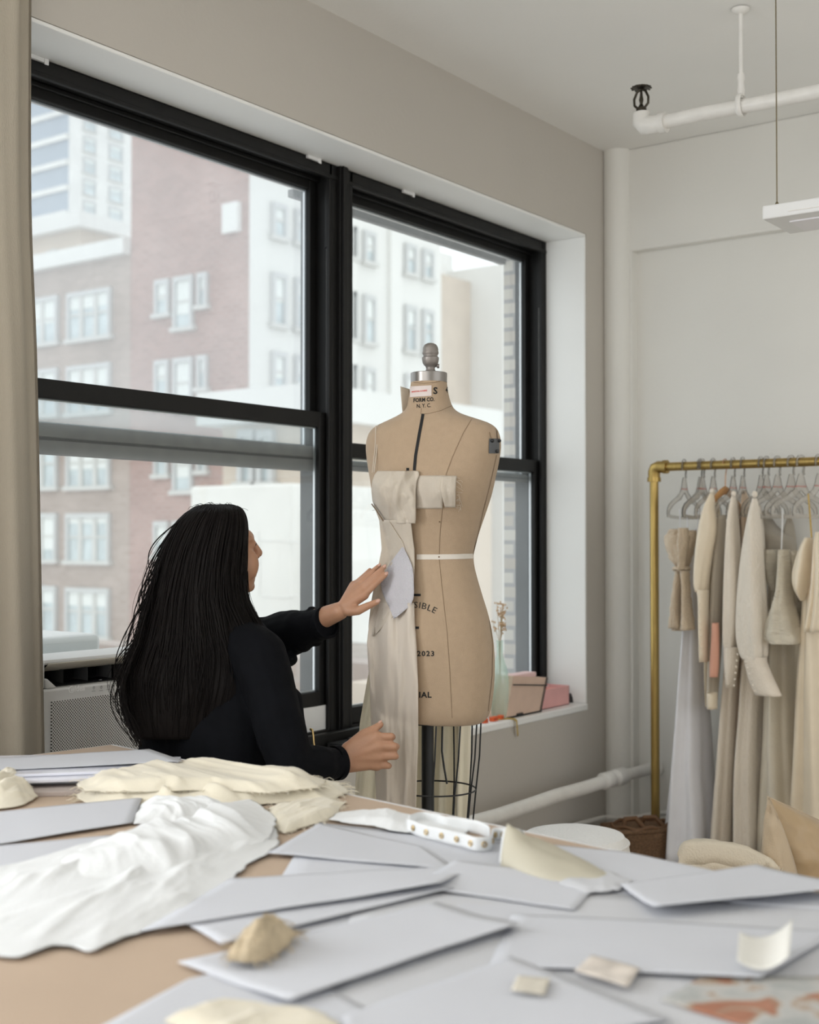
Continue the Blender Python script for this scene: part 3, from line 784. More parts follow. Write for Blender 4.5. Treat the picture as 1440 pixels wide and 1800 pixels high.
# small dark sash tool on the sill at the mullion
c = onY(600, 1300, 2.85)
m = MB(); m.box(MX-.16, MX+.10, 2.80, 2.88, SILL, SILL+.022); m.box(MX-.10, MX+.02, 2.79, 2.84, SILL+.022, SILL+.035)
tag(m.build('metal_bar', M['black_frame'], smooth=False, bevel=.004), 'black metal hardware lying on the sill below the mullion', 'hardware')

# ---------------------------------------------------------------- sprinkler pipe
def sprinkler():
    xp = 4.07
    e = onX(1136, 222, xp); r = .024
    far = Vector((xp, -1.5, e.z))
    root = thing('sprinkler_pipe', (xp, e.y, CEIL), 'white sprinkler pipe hung below the ceiling at upper right', 'pipe')
    path = [e + Vector((0, -t, .004*sin(t*9))) for t in [0, .05]+[.2+.2*k for k in range(9)]]+[far]
    MB().tube(path, r, 18).build('pipe', M['white_enamel'], root)
    el = MB(); el.tube([e+Vector((0, -.07, 0)), e+Vector((0, -.03, 0)), e+Vector((0, .004, .004)), e+Vector((0, .016, .018)), e+Vector((0, .018, .05))], [.030, .031, .034, .033, .029], 18)
    el.tube([e+Vector((0, -.075, 0)), e+Vector((0, -.052, 0))], .035, 18)
    el.build('elbow', M['white_enamel'], root)
    h = e+Vector((0, .018, .05))
    br = mat('tarnished_brass', (.05, .042, .03), .4, .8)
    s = thing('fire_sprinkler', h, 'dark brass sprinkler head upright on the end of the white ceiling pipe', 'sprinkler')
    MB().lathe([(.016, 0), (.018, .008), (.018, .016), (.010, .022), (.006, .03)], h, 16).build('base', br, s)
    f = MB()
    for sg in (-1, 1): f.tube([h+Vector((0, sg*.010, .014)), h+Vector((0, sg*.026, .03)), h+Vector((0, sg*.027, .052)), h+Vector((0, sg*.016, .075)), h+Vector((0, 0, .084))], .0045, 8)
    f.build('yoke', br, s)
    MB().lathe([(.004, .028), (.008, .045), (.005, .06), (.004, .085)], h, 12).build('fusible_link', br, s)
    d = MB(); d.lathe([(.004, .084), (.030, .086), (.032, .090), (.018, .094), (.003, .094)], h, 20)
    for k in range(12):
        a = 2*pi*k/12; d.box(h.x+.033*cos(a)-.003, h.x+.033*cos(a)+.003, h.y+.033*sin(a)-.003, h.y+.033*sin(a)+.003, h.z+.085, h.z+.089)
    d.build('deflector', br, s)
    c = onX(1303, 188, xp); c = Vector((xp, c.y, e.z))
    hg = MB(); hg.tube([c+Vector((0, 0, .028)), c+Vector((0, 0, CEIL-c.z-.002))], .007, 10); hg.lathe([(.03, -.004), (.026, -.012), (.012, -.02)], (c.x, c.y, CEIL), 16)
    hg.lathe([(.011, 0), (.013, .02), (.010, .045), (.013, .06), (.011, .075)], c+Vector((0, 0, .034)), 12)
    hg.build('hanger_rod', M['white_enamel'], root)
    rg = MB(); rg.tube([c+Vector((.032*cos(a), 0, .004+.036*sin(a))) for a in [2*pi*k/24 for k in range(24)]], [.009]*24, 8, True, flat=.5); rg.build('ring_clamp', M['white_enamel'], root)
sprinkler()
def pendant():
    x0 = 3.75
    a = onX(1340, 362, x0); b = onX(1340, 386, x0)
    zt, zb = a.z, b.z
    x1 = x0
    for it in range(200):
        x1 = x0 + it*.002
        p = Vector((x1, a.y, zb)) - CAM
        px = 720 + FPX*p.dot(AX_R)/p.dot(AX_F)
        if px >= 1388: break
    y1, y0 = a.y, a.y-1.5
    c = onX(1366, 348, (x0+x1)/2)
    root = thing('pendant_light', ((x0+x1)/2, (y0+y1)/2, zt), 'slim white linear pendant light at the right edge, unlit', 'lamp')
    MB().box(x0, x1, y0, y1, zb, zt).build('housing', M['white_plastic'], root, smooth=False, bevel=.004)
    wd = (x1-x0)
    MB().box(x0+wd*.28, x1-wd*.12, y0+.03, y1-.06, zb-.004, zb+.002).build('diffuser', mat('frosted_diffuser', (.80, .78, .80), .3), root, smooth=False)
    MB().box(x0-.003, x0+.002, y0+.03, y1-.08, zb+.012, zb+.014).build('seam', M['white_enamel'], root, smooth=False)
    for yy in (c.y, c.y-1.2):
        k = MB(); k.tube([(c.x, yy, zt), (c.x, yy, CEIL)], .0020, 6); k.build('cable', M['brassdark'], root)
        k = MB(); k.lathe([(.005, 0), (.006, .004), (.006, .03), (.003, .036)], (c.x, yy, zt), 10); k.build('ferrule', M['brassdark'], root)
M['brassdark'] = mat('aged_brass_wire', (.20, .16, .09), .4, .8)
pendant()

# ---------------------------------------------------------------- heating pipes by the floor
def heat_pipe():
    y = 2.56; z = onY(860, 1440, y).z
    z = .40
    # choose z so that the pipe meets the measured line
    p0 = onY(880, 1428, y); p1 = onY(1068, 1374, y); zz = (p0.z+p1.z)/2
    c = Vector((p1.x, y, zz)); e = onX(1152, 1372, FX); e.z = zz-.01
    root = thing('heating_pipe', (c.x, y, zz), 'thick white painted heating pipe along the wall under the window', 'pipe')
    path = [Vector((2.6, y, zz)), Vector((3.4, y, zz))] + [Vector((lerp(3.6, c.x, k/6), y, zz+.003*sin(k*2))) for k in range(7)]
    MB().tube(path, .027, 16).build('pipe', M['white_enamel'], root)
    d = (e-c).normalized()
    MB().tube([c, c+d*.06, c+d*.12, e], [.027, .026, .025, .025], 16).build('end_pipe', M['white_enamel'], root)
    k = MB(); k.tube([c-Vector((.05, 0, 0)), c-Vector((.035, 0, 0)), c-Vector((.03, 0, 0)), c, c+d*.03, c+d*.035, c+d*.06, c+d*.065, c+d*.14, c+d*.155], [.03, .036, .031, .034, .034, .03, .032, .037, .037, .029], 16)
    k.build('coupling', M['white_enamel'], root)
    MB().lathe([(.028, 0), (.042, .002), (.042, .008), (.028, .012)], e-d*.012, 18, d).build('wall_flange', M['white_enamel'], root)
    pts = [onY(px, py, 2.70) for px, py in ((900, 1500), (960, 1470), (985, 1460), (1012, 1450))]
    pts += [onX(px, py, 5.16) for px, py in ((1062, 1437), (1085, 1437), (1118, 1437), (1150, 1431), (1200, 1426))]
    tag(MB().tube(pts, .011, 10).build('cable_conduit', M['white_enamel']), 'thin wavy white conduit low on the corner wall above the basket', 'conduit')
heat_pipe()
# ---------------------------------------------------------------- brass garment rack
M['brass'] = mat('brushed_brass_pipe', (.46, .32, .11), .34, .95, var=.12, vscale=6, stretch=(20, 20, 2))
RX = 5.05
bar_l = onX(1150, 821, RX); bar_r = onX(1440, 811.5, RX)
BZ = (bar_l.z+bar_r.z)/2; BY0 = bar_l.y; BY1 = .85; PR = .0185
FZ = .075
def rack():
    root = thing('garment_rack', (RX, (BY0+BY1)/2, 0), 'brass pipe garment rack full of ivory dresses against the end wall', 'garment rack')
    MB().tube([(RX, BY0-.02, BZ), (RX, BY1+.02, BZ)], PR, 20).build('rail', M['brass'], root)
    for y, s in ((BY0, -1), (BY1, 1)):
        MB().tube([(RX, y, .15), (RX, y, BZ-.04)], PR, 20).build('upright', M['brass'], root)
        e = MB(); e.tube([(RX, y, BZ-.055), (RX, y, BZ-.02), (RX, y+s*.006, BZ-.006), (RX, y+s*.02, BZ), (RX, y+s*.055, BZ)], [.025, .026, .027, .026, .025], 20)
        for p, q in (((RX, y, BZ-.062), (RX, y, BZ-.044)), ((RX, y+s*.044, BZ), (RX, y+s*.062, BZ))): e.tube([p, q], .029, 20)
        e.build('elbow', M['brass'], root)
        f = MB(); f.lathe([(.026, .05), (.028, .055), (.028, .075), (.024, .08), (.024, .10), (.028, .104), (.028, .115), (.02, .12)], (RX, y, FZ), 20); f.ball((RX, y, FZ+.035), .03, .03, .03)
        f.tube([(RX-.26, y, FZ+.03), (RX+.2, y, FZ+.03)], .018, 16)
        for xx in (RX-.26, RX+.2): f.lathe([(.026, 0), (.026, .05)], (xx, y, FZ+.005), 16)
        f.build('foot', M['brass'], root)
        for xx in (RX-.25, RX+.19):
            k = MB(); k.lathe([(.03, -.012), (.034, -.01), (.034, .01), (.03, .012)], (xx, y, .034), 18, (1, 0, 0)); k.tube([(xx, y, .034), (xx, y, FZ+.02)], .010, 8); k.build('caster', M['black_edge'], root)
rack()
# ---------------------------------------------------------------- hangers
M['acrylic'] = mat('clear_acrylic_face', (.66, .62, .56), .25, alpha=.34)
M['acrylic_edge'] = mat('acrylic_dark_edge', (.035, .028, .022), .4)
M['red_print'] = mat('red_print', (.62, .10, .08), .6)
M['wood'] = mat('orange_beech_wood', (.58, .30, .11), .5, var=.15, vscale=30, stretch=(1, 1, 12))
def hanger_outline(n=10):
    """half-plate outline in local (x across, z up), rail centre at the origin"""
    pts = []
    for i in range(15):                                    # outside of the hook
        a = radians(-20 + 200*i/14); pts.append((.031*cos(a), .002+.031*sin(a)))
    pts += [(-.030, -.012), (-.020, -.022), (-.0195, -.004)]
    for i in range(9):                                     # inside of the hook, back over the rail
        a = radians(185 - 200*i/8); pts.append((.0205*cos(a), .002+.0205*sin(a)))
    return pts
def acrylic_hanger_mesh():
    m = MB(); t = .0014
    # hook: flat arched strip, as segments
    arc = [(-.024+0*i, 0) for i in range(0)]
    path = [(-.0255, -.014)] + [(.0255*cos(radians(180-210*i/16)), .001+.0255*sin(radians(180-210*i/16))) for i in range(17)] + [(.016, -.035), (.020, -.05)]
    def strip(path, w):
        b = len(m.v); n = len(path)
        for i, (x, z) in enumerate(path):
            p, q = path[max(i-1, 0)], path[min(i+1, n-1)]
            d = Vector((q[0]-p[0], q[1]-p[1])); d.normalize(); nx, nz = -d.y, d.x
            for s in (1, -1):
                for y in (-t, t): m.v.append(Vector((x+nx*w*s, y, z+nz*w*s)))
        for i in range(n-1):
            a, c = b+i*4, b+i*4+4
            m.mi = 0; m.face((a, a+2, c+2, c)); m.face((a+1, c+1, c+3, a+3))
            m.mi = 1; m.face((a, c, c+1, a+1)); m.face((a+2, a+3, c+3, c+2))
    strip(path, .0055)
    # plate: neck flowing into sloping shoulders with a slot above the trouser bar
    half = [(.012, -.045), (.022, -.062), (.030, -.085), (.046, -.110), (.085, -.130), (.130, -.145), (.165, -.160), (.185, -.178), (.19, -.20), (.186, -.215), (.15, -.219), (.08, -.222), (0, -.223)]
    inner = [(.0, -.150), (.03, -.152), (.07, -.158), (.11, -.168), (.145, -.182), (.162, -.196), (.14, -.203), (.07, -.206), (0, -.207)]
    def mir(h): return [(x, z) for x, z in h] + [(-x, z) for x, z in reversed(h)]
    full = mir(half)
    for y, fl in ((-t, 0), (t, 1)): pass
    outer = [Vector((x, 0, z)) for x, z in full]
    # upper plate as quads between outer edge and mirrored centre line / slot
    for s in (1, -1):
        for (o, q) in ((half[:8], [(0, -.045), (0, -.062), (0, -.085), (0, -.11), (.04, -.140), (.085, -.152), (.125, -.166), (.158, -.186)]), (half[7:], [(.158, -.186), (.166, -.2), (.160, -.204), (.14, -.206), (.075, -.209), (0, -.210)])):
            for y in (-t, t):
                b = len(m.v)
                for p in o: m.v.append(Vector((s*p[0], y, p[1])))
                for p in q: m.v.append(Vector((s*p[0], y, p[1])))
                m.mi = 0
                for i in range(len(o)-1): m.face((b+i, b+i+1, b+len(o)+i+1, b+len(o)+i))
            for lst in (o, q):
                if lst[0][0] == 0 and lst[1][0] == 0: lst = lst[3:]
                b = len(m.v)
                for p in lst:
                    for y in (-t, t): m.v.append(Vector((s*p[0], y, p[1])))
                m.mi = 1
                for i in range(len(lst)-1): m.face((b+2*i, b+2*i+2, b+2*i+3, b+2*i+1))
    m.mi = 1
    return m
hm = acrylic_hanger_mesh()
def mesh_local(mb, name, mats):
    me = bpy.data.meshes.new(name); me.from_pydata([tuple(p) for p in mb.v], [], mb.f)
    for x in mats: me.materials.append(x)
    me.polygons.foreach_set('material_index', mb.m); me.update(); return me
HANGER = mesh_local(hm, 'hanger_plate', [M['acrylic'], M['acrylic_edge']])
tv, tf = text_mesh('MARTHA SUAREZ', .0085, .0001)
tw = max(v.x for v in tv)
PRINT = mesh_local(MB().add([(-(v.x-tw/2)*-1, -.0024, v.y-.098) for v in tv], tf), 'hanger_print', [M['red_print']])
def bar_y(px): return onX(px, lerp(821, 811.5, (px-1150)/290), RX).y
def acrylic_hanger(px, rot, label, dz=0, printed=True):
    r = thing('clear_hanger', (RX, bar_y(px), BZ+PR-.0015+dz-.0185+.0), label, 'hanger', 'clear acrylic hangers on the rack')
    r.rotation_euler = (0, 0, rot)
    o = bpy.data.objects.new('plate', HANGER); COL.objects.link(o); o.parent = r
    if printed:
        p = bpy.data.objects.new('printed_name', PRINT); COL.objects.link(p); p.parent = r; p.location = (-.002, 0, 0); p.rotation_euler = (0, 0, 0)
    return r
hl = [(1203, .05, 'clear hanger at the left end of the brass rail, over the lace top'),
      (1231, .02, 'clear hanger behind, first of the tight pair over the white tulle skirt', ),
      (1235, -.02, 'clear hanger, second of the tight pair over the white tulle skirt'),
      (1254, .0, 'clear hanger carrying the cream satin blouse, left of the wooden hanger'),
      (1289, .0, 'clear hanger carrying the textured dress, right of the wooden hanger'),
      (1306, .03, 'clear hanger carrying the peach silk slip dress'),
      (1338, -.05, 'clear hanger inside the shoulder of the ivory crinkle dress'),
      (1348, -.10, 'clear hanger with printed red lettering, right behind the ivory crinkle dress'),
      (1367, -.20, 'clear hanger with red print above the smocked bodice, left of a close pair'),
      (1391, -.22, 'clear hanger with red print, left one of the close pair above the smocked bodice'),
      (1408, -.30, 'wide clear hanger with red print, right one of the close pair above the smocked bodice'),
      (1440, -.22, 'clear hanger at the right edge, carrying the satin dress with puff sleeve')]
for px, rot, lab in hl: acrylic_hanger(px, rot, lab)
y = bar_y(1275)
root = thing('wooden_hanger', (RX, y, BZ), 'orange wooden hanger between the satin blouse and the textured dress', 'hanger')
s = MB(); rows = []
for i in range(21):
    u = lerp(-1, 1, i/20); x = RX+u*.20; z = BZ-.105-.075*abs(u)**1.3-.02*u*u
    rows.append([(x, y+.008*cos(a)*(1.2-.4*abs(u)), z+.016*sin(a)*(1.15-.5*abs(u))) for a in [2*pi*k/12 for k in range(12)]])
s.grid(rows, True, True); s.build('arm', M['wood'], root)
k = MB(); k.tube([(RX, y, BZ-.10), (RX+.003, y, BZ-.045)] + [(RX+.024*cos(radians(-60+230*i/14)), y, BZ+.0+.024*sin(radians(-60+230*i/14))) for i in range(15)], .0022, 8)
k.build('hook', mat('coppery_hook_wire', (.55, .30, .16), .35, .8), root)
k = MB(); k.obox((RX-.19, y, BZ-.33), (.006, 0, .003), (0, .004, 0), (.01, 0, .14)); k.build('drop_bar', M['wood'], root, smooth=False, bevel=.003)

# ---------------------------------------------------------------- garments
def cloth_mat(name, col, bump=.25, bscale=250, sheen=.3, trans=.05, rough=.8, alpha=None, spec=.3, stretch=None):
    return mat(name, col, rough, var=.03, vscale=14, bump=bump, bscale=bscale, sheen=sheen, trans=trans, alpha=alpha, spec=spec, stretch=stretch)
M['lace'] = cloth_mat('beige_lace', (.80, .66, .50), .9, 130, rough=.9)
M['tulle'] = cloth_mat('bluish_white_tulle', (.93, .93, .97), .15, 300, trans=.10)
M['satin'] = cloth_mat('cream_satin', (.90, .78, .60), .08, 80, rough=.3, trans=.04, spec=.6)
M['ivory'] = cloth_mat('ivory_textured_crepe', (.94, .845, .72), .5, 170)
M['crinkle'] = cloth_mat('ivory_crinkle_cotton', (.95, .865, .745), .9, 140, stretch=(1, 1, .4))
M['peach'] = cloth_mat('peach_silk', (.74, .58, .43), .1, 60, rough=.4)
M['sheer'] = cloth_mat('grey_beige_sheer', (.50, .45, .37), .2, 200, alpha=.85)
M['smock'] = cloth_mat('smocked_pale_cotton', (.82, .75, .61), 1.0, 70, stretch=(.5, .5, 3))
M['grey_cream'] = cloth_mat('grey_cream_crepe', (.86, .80, .68), .3, 150)
M['organza'] = cloth_mat('pale_organza', (.72, .65, .54), .1, 200, alpha=.75)
M['coral'] = cloth_mat('coral_ribbon', (.80, .42, .30), .1, 80, rough=.4)
def garment(rows, plane, lx, folds=9, amp=.10, seed=0, seg=72, sub=5, closed_top=False, crease=0, skew=0.0):
    """rows [(py, px_left, px_right)] top to bottom -> hanging tube of cloth around the plane x=plane"""
    plane -= .2; folds = max(3, round(folds*.62)); amp *= 1.35; r = random.Random(seed); ph = [r.uniform(0, 6.28) for _ in range(6)]
    out = []; ys = []
    for a, b in zip(rows, rows[1:]):
        for k in range(sub): ys.append(lerp(a[0], b[0], k/sub))
    ys.append(rows[-1][0]); H = ys[-1]-ys[0]
    for i, py in enumerate(ys):
        l, rr = cinterp(rows, py); cx = (l+rr)/2
        c = onX(cx, py, plane); D = (c-CAM).dot(AX_F)
        hw = max(.5*(rr-l)*D/FPX, .003)
        L = lx if not callable(lx) else lx((py-ys[0])/H)
        L = min(L, hw*.8/.41); ty = sqrt(max(hw*hw-(.41*L)**2, 1e-6))/.915
        t = (py-ys[0])/H; row = []
        for k in range(seg):
            a = 2*pi*k/seg
            g = 1 + amp*(.35+.65*t)*(sin(folds*a+ph[0]+.5*sin(3*t+ph[1])) + .22*sin((folds*2+1)*a+ph[2]+t*1.5))
            if crease: g += crease*fbm((cos(a)*2+seed, sin(a)*2, t*12), 3)
            row.append(c + Vector((L*cos(a)*g, ty*sin(a)*g, 0)))
        out.append(row)
    return MB().grid(out, True, False)
def wear(name, loc_px, plane, label, cat, group='garments hanging on the brass rack'):
    return thing(name, onX(*loc_px, plane-.2), label, cat, group)

g = wear('lace_top', (1196, 1000), 5.12, 'crumpled beige lace top, tied in at the middle, at the left end of the rack', 'top')
lobes = [([(930, 1180, 1202), (945, 1170, 1203), (975, 1176, 1203), (995, 1188, 1201), (1003, 1190, 1201)], 1, 5.10), ([(928, 1194, 1210), (950, 1192, 1212), (980, 1193, 1208), (1003, 1193, 1207)], 2, 5.07),
         ([(932, 1203, 1224), (950, 1204, 1224), (980, 1202, 1216), (1003, 1198, 1209)], 3, 5.13)]
for rows, sd, pl_ in lobes: garment(rows, pl_, .04, 5, .10, sd, 48, crease=.22).build('bodice_fold', M['lace'], g, angle=0, solid=.002)
for rows, sd, pl_ in (([(1003, 1188, 1202), (1040, 1182, 1198), (1075, 1179, 1197), (1104, 1176, 1198)], 4, 5.09), ([(1003, 1196, 1211), (1040, 1198, 1213), (1080, 1198, 1217), (1107, 1196, 1220)], 5, 5.06), ([(1010, 1190, 1204), (1060, 1184, 1204), (1108, 1182, 1207)], 6, 5.13)):
    garment(rows, pl_, .04, 4, .10, sd, 48, crease=.16).build('peplum', M['lace'], g, angle=0, solid=.002)
b = MB(); c0 = onX(1198, 1000, 5.09-.2); b.tube([c0+Vector((.035*cos(a), .030*sin(a), .004*sin(a*3))) for a in [2*pi*k/20 for k in range(20)]], .007, 7, True); b.build('tie', M['lace'], g)
for px in (1196, 1209): MB().tube([onX(px-1, 895, 5.12-.2), onX(px, 930, 5.11-.2)], .0022, 6).build('strap', M['tulle'], g)

g = wear('tulle_skirt', (1220, 1200), 5.2, 'long bluish white tulle skirt, nearest the left upright of the rack', 'skirt')
garment([(955, 1212, 1228), (1000, 1208, 1230), (1100, 1200, 1240), (1200, 1192, 1246), (1300, 1185, 1252), (1400, 1177, 1258), (1506, 1168, 1262)], 5.22, .17, 10, .085, 11, 120).build('skirt', M['tulle'], g, angle=0, solid=.0015)
garment([(930, 1222, 1232), (950, 1212, 1230), (965, 1211, 1228)], 5.22, .10, 6, .05, 12, 60).build('waistband', M['tulle'], g, angle=0, solid=.0015)
for px in (1231, 1235): MB().tube([onX(px-2, 893, 5.2-.2), onX(px-6, 935, 5.2-.2)], .0018, 6).build('loop', M['tulle'], g)

g = wear('satin_blouse', (1250, 1000), 5.2, 'cream satin blouse with buttoned long sleeve, second garment from the left', 'blouse')
garment([(864, 1250, 1256), (880, 1244, 1263), (920, 1240, 1268), (1000, 1238, 1272), (1100, 1236, 1268), (1200, 1238, 1264), (1240, 1240, 1262)], 5.24, .19, 7, .10, 21, 96).build('body', M['satin'], g, angle=0, solid=.002)
sl = garment([(868, 1248, 1255), (890, 1238, 1258), (930, 1228, 1260), (980, 1222, 1252), (1025, 1221, 1246), (1040, 1224, 1245)], 5.04, .05, 5, .10, 22, 64).build('sleeve', M['satin'], g, angle=0, solid=.002)
garment([(1036, 1224, 1246), (1050, 1227, 1246), (1100, 1228, 1246), (1163, 1230, 1246)], 5.03, .04, 4, .05, 23, 48).build('cuff', M['satin'], sl, angle=0, solid=.002)
for k in range(9):
    p = onX(1230+k*.5, 1062+k*11, 4.985-.2); MB().ball(p, .0045, .0045, .0045, nu=8, nv=6).build('button', M['satin'], sl)
MB().ball(onX(1252, 863, 5.07-.2), .012, .010, .012).build('shoulder_cap', M['ivory'], g)

g = wear('ribbon_dress', (1258, 1100), 5.15, 'sheer cream dress panel with a coral ribbon strip, on the wooden hanger', 'dress')
garment([(905, 1262, 1277), (960, 1256, 1277), (1050, 1250, 1273), (1150, 1246, 1269), (1243, 1243, 1261)], 5.12, .06, 4, .08, 31, 60).build('panel', M['organza'], g, angle=0, solid=.0015)
garment([(1095, 1252, 1264), (1120, 1251, 1265), (1170, 1248, 1264), (1190, 1248, 1262)], 5.02, .02, 3, .05, 32, 32).build('coral_strip', M['coral'], g, angle=0, solid=.001)
garment([(1218, 1243, 1261), (1246, 1243, 1261)], 5.05, .03, 3, .04, 33, 32).build('hem_band', M['satin'], g, angle=0, solid=.0015)

g = wear('textured_dress', (1285, 1200), 5.2, 'ivory textured dress with gathered sleeve and buttoned cuff, right of the wooden hanger', 'dress')
garment([(870, 1288, 1295), (900, 1282, 1302), (1000, 1279, 1310), (1100, 1278, 1314), (1250, 1266, 1308), (1380, 1256, 1305), (1490, 1248, 1303)], 5.24, .18, 9, .09, 41, 120).build('body', M['ivory'], g, angle=0, solid=.002)
sl = garment([(872, 1286, 1293), (910, 1279, 1298), (1000, 1274, 1302), (1090, 1272, 1301), (1130, 1273, 1298), (1140, 1276, 1297)], 5.05, .05, 6, .09, 42, 64).build('sleeve', M['ivory'], g, angle=0, solid=.002)
garment([(1136, 1273, 1298), (1160, 1273, 1299), (1208, 1277, 1292)], 5.04, .04, 4, .04, 43, 48).build('cuff', M['ivory'], sl, angle=0, solid=.002)
for k in range(6): MB().ball(onX(1297-k*1.2, 1150+k*11, 4.99-.2), .0045, .0045, .0045, nu=8, nv=6).build('button', M['ivory'], sl)
MB().ball(onX(1290, 868, 5.06-.2), .011, .010, .012).build('shoulder_cap', M['ivory'], g)

g = wear('silk_slip', (1315, 1000), 5.3, 'peach silk slip dress behind the ivory crinkle dress', 'dress')
garment([(862, 1305, 1311), (890, 1302, 1322), (950, 1304, 1328), (1100, 1308, 1332), (1300, 1300, 1335), (1480, 1296, 1338)], 5.28, .15, 7, .1, 51, 80).build('body', M['peach'], g, angle=0, solid=.002)
MB().tube([onX(1306, 845, 5.28-.2), onX(1303, 866, 5.24-.2)], .002, 6).build('strap', M['peach'], g)

g = wear('crinkle_dress', (1325, 1200), 5.2, 'ivory crinkle dress with wide buttoned cuff, in the middle of the rack', 'dress')
garment([(872, 1324, 1332), (900, 1318, 1340), (950, 1313, 1346), (1050, 1308, 1350), (1150, 1304, 1352), (1250, 1298, 1346), (1360, 1290, 1346), (1492, 1290, 1350)], 5.22, .18, 10, .10, 61, 130).build('body', M['crinkle'], g, angle=0, solid=.002)
sl = garment([(876, 1323, 1331), (900, 1316, 1336), (940, 1309, 1340), (990, 1303, 1342), (1060, 1298, 1346), (1120, 1298, 1348), (1150, 1304, 1348), (1158, 1308, 1346)], 5.02, .055, 7, .09, 62, 80).build('sleeve', M['crinkle'], g, angle=0, solid=.002)
garment([(1154, 1308, 1348), (1165, 1310, 1349), (1195, 1318, 1362), (1222, 1330, 1375)], 5.01, .045, 3, .03, 63, 56).build('cuff', M['ivory'], sl, angle=0, solid=.002)
for k in range(6): MB().ball(onX(1311+k*3.2, 1165+k*10, 4.955-.2), .0048, .0048, .0048, nu=8, nv=6).build('button', M['ivory'], sl)
MB().ball(onX(1327, 869, 5.05-.2), .012, .011, .014).build('shoulder_cap', M['ivory'], g)

g = wear('sheer_bodice', (1372, 960), 5.38, 'grey beige sheer bodice hanging on thin straps behind the smocked bodice', 'bodice')
garment([(898, 1336, 1352), (925, 1338, 1368), (945, 1340, 1396), (965, 1342, 1402), (1010, 1346, 1404)], 5.36, .10, 5, .06, 71, 64).build('bodice', M['sheer'], g, angle=0, solid=.0015)
garment([(910, 1384, 1392), (930, 1378, 1398), (970, 1376, 1402)], 5.40, .05, 4, .05, 72, 40).build('cup', M['sheer'], g, angle=0, solid=.0015)
for px, p2 in ((1352, 1348), (1390, 1389)): MB().tube([onX(px, 893, 5.36-.2), onX(p2, 920, 5.36-.2)], .0018, 6).build('strap', M['sheer'], g)

g = wear('smocked_bodice', (1378, 1050), 5.1, 'pale smocked bodice with flared hem hung from a white cord', 'bodice')
garment([(966, 1368, 1389), (975, 1367, 1389), (1000, 1366, 1391), (1040, 1362, 1395), (1075, 1353, 1401), (1108, 1345, 1408), (1122, 1345, 1411), (1130, 1352, 1411)], 5.06, .09, 9, .05, 81, 90, crease=.06).build('body', M['smock'], g, angle=0, solid=.003)
garment([(966, 1344, 1366), (1000, 1345, 1368), (1025, 1350, 1367), (1038, 1355, 1366)], 5.14, .06, 5, .08, 82, 48, crease=.06).build('side_cup', M['smock'], g, angle=0, solid=.003)
garment([(968, 1386, 1408), (1000, 1388, 1411), (1060, 1392, 1414), (1110, 1392, 1412)], 5.18, .06, 5, .08, 83, 48, crease=.06).build('side_panel', M['smock'], g, angle=0, solid=.003)
MB().tube([onX(1376, 893, 5.1-.2), onX(1374, 968, 5.08-.2)], .0032, 6).build('cord', M['white_plastic'], g)

g = wear('crepe_skirt', (1375, 1300), 5.3, 'long grey cream crepe skirt below the smocked bodice', 'skirt')
garment([(1000, 1352, 1400), (1150, 1346, 1408), (1300, 1342, 1414), (1488, 1334, 1424)], 5.30, .16, 9, .09, 91, 110).build('skirt', M['grey_cream'], g, angle=0, solid=.002)

g = wear('puff_sleeve_dress', (1430, 1200), 5.2, 'cream satin dress with gathered puff sleeve at the right edge', 'dress')
garment([(948, 1422, 1440), (985, 1414, 1462), (1020, 1412, 1480), (1060, 1410, 1484), (1200, 1402, 1490), (1350, 1396, 1498), (1490, 1388, 1506)], 5.2, .17, 12, .10, 101, 140).build('body', M['satin'], g, angle=0, solid=.002)
garment([(945, 1414, 1430), (962, 1405, 1432), (985, 1398, 1430), (1012, 1393, 1426), (1035, 1395, 1423), (1050, 1403, 1417), (1056, 1408, 1414)], 5.02, .06, 7, .10, 102, 72).build('sleeve', M['satin'], g, angle=0, solid=.002)
garment([(935, 1434, 1446), (960, 1430, 1452), (1000, 1428, 1456), (1060, 1424, 1452), (1110, 1416, 1448)], 5.0, .05, 9, .16, 103, 72).build('gathered_front', M['satin'], g, angle=0, solid=.002)
MB().tube([onX(1421, 868, 5.05-.2), onX(1424, 905, 5.04-.2), onX(1427, 945, 5.03-.2)], .0035, 6).build('strap', M['brass'], g)

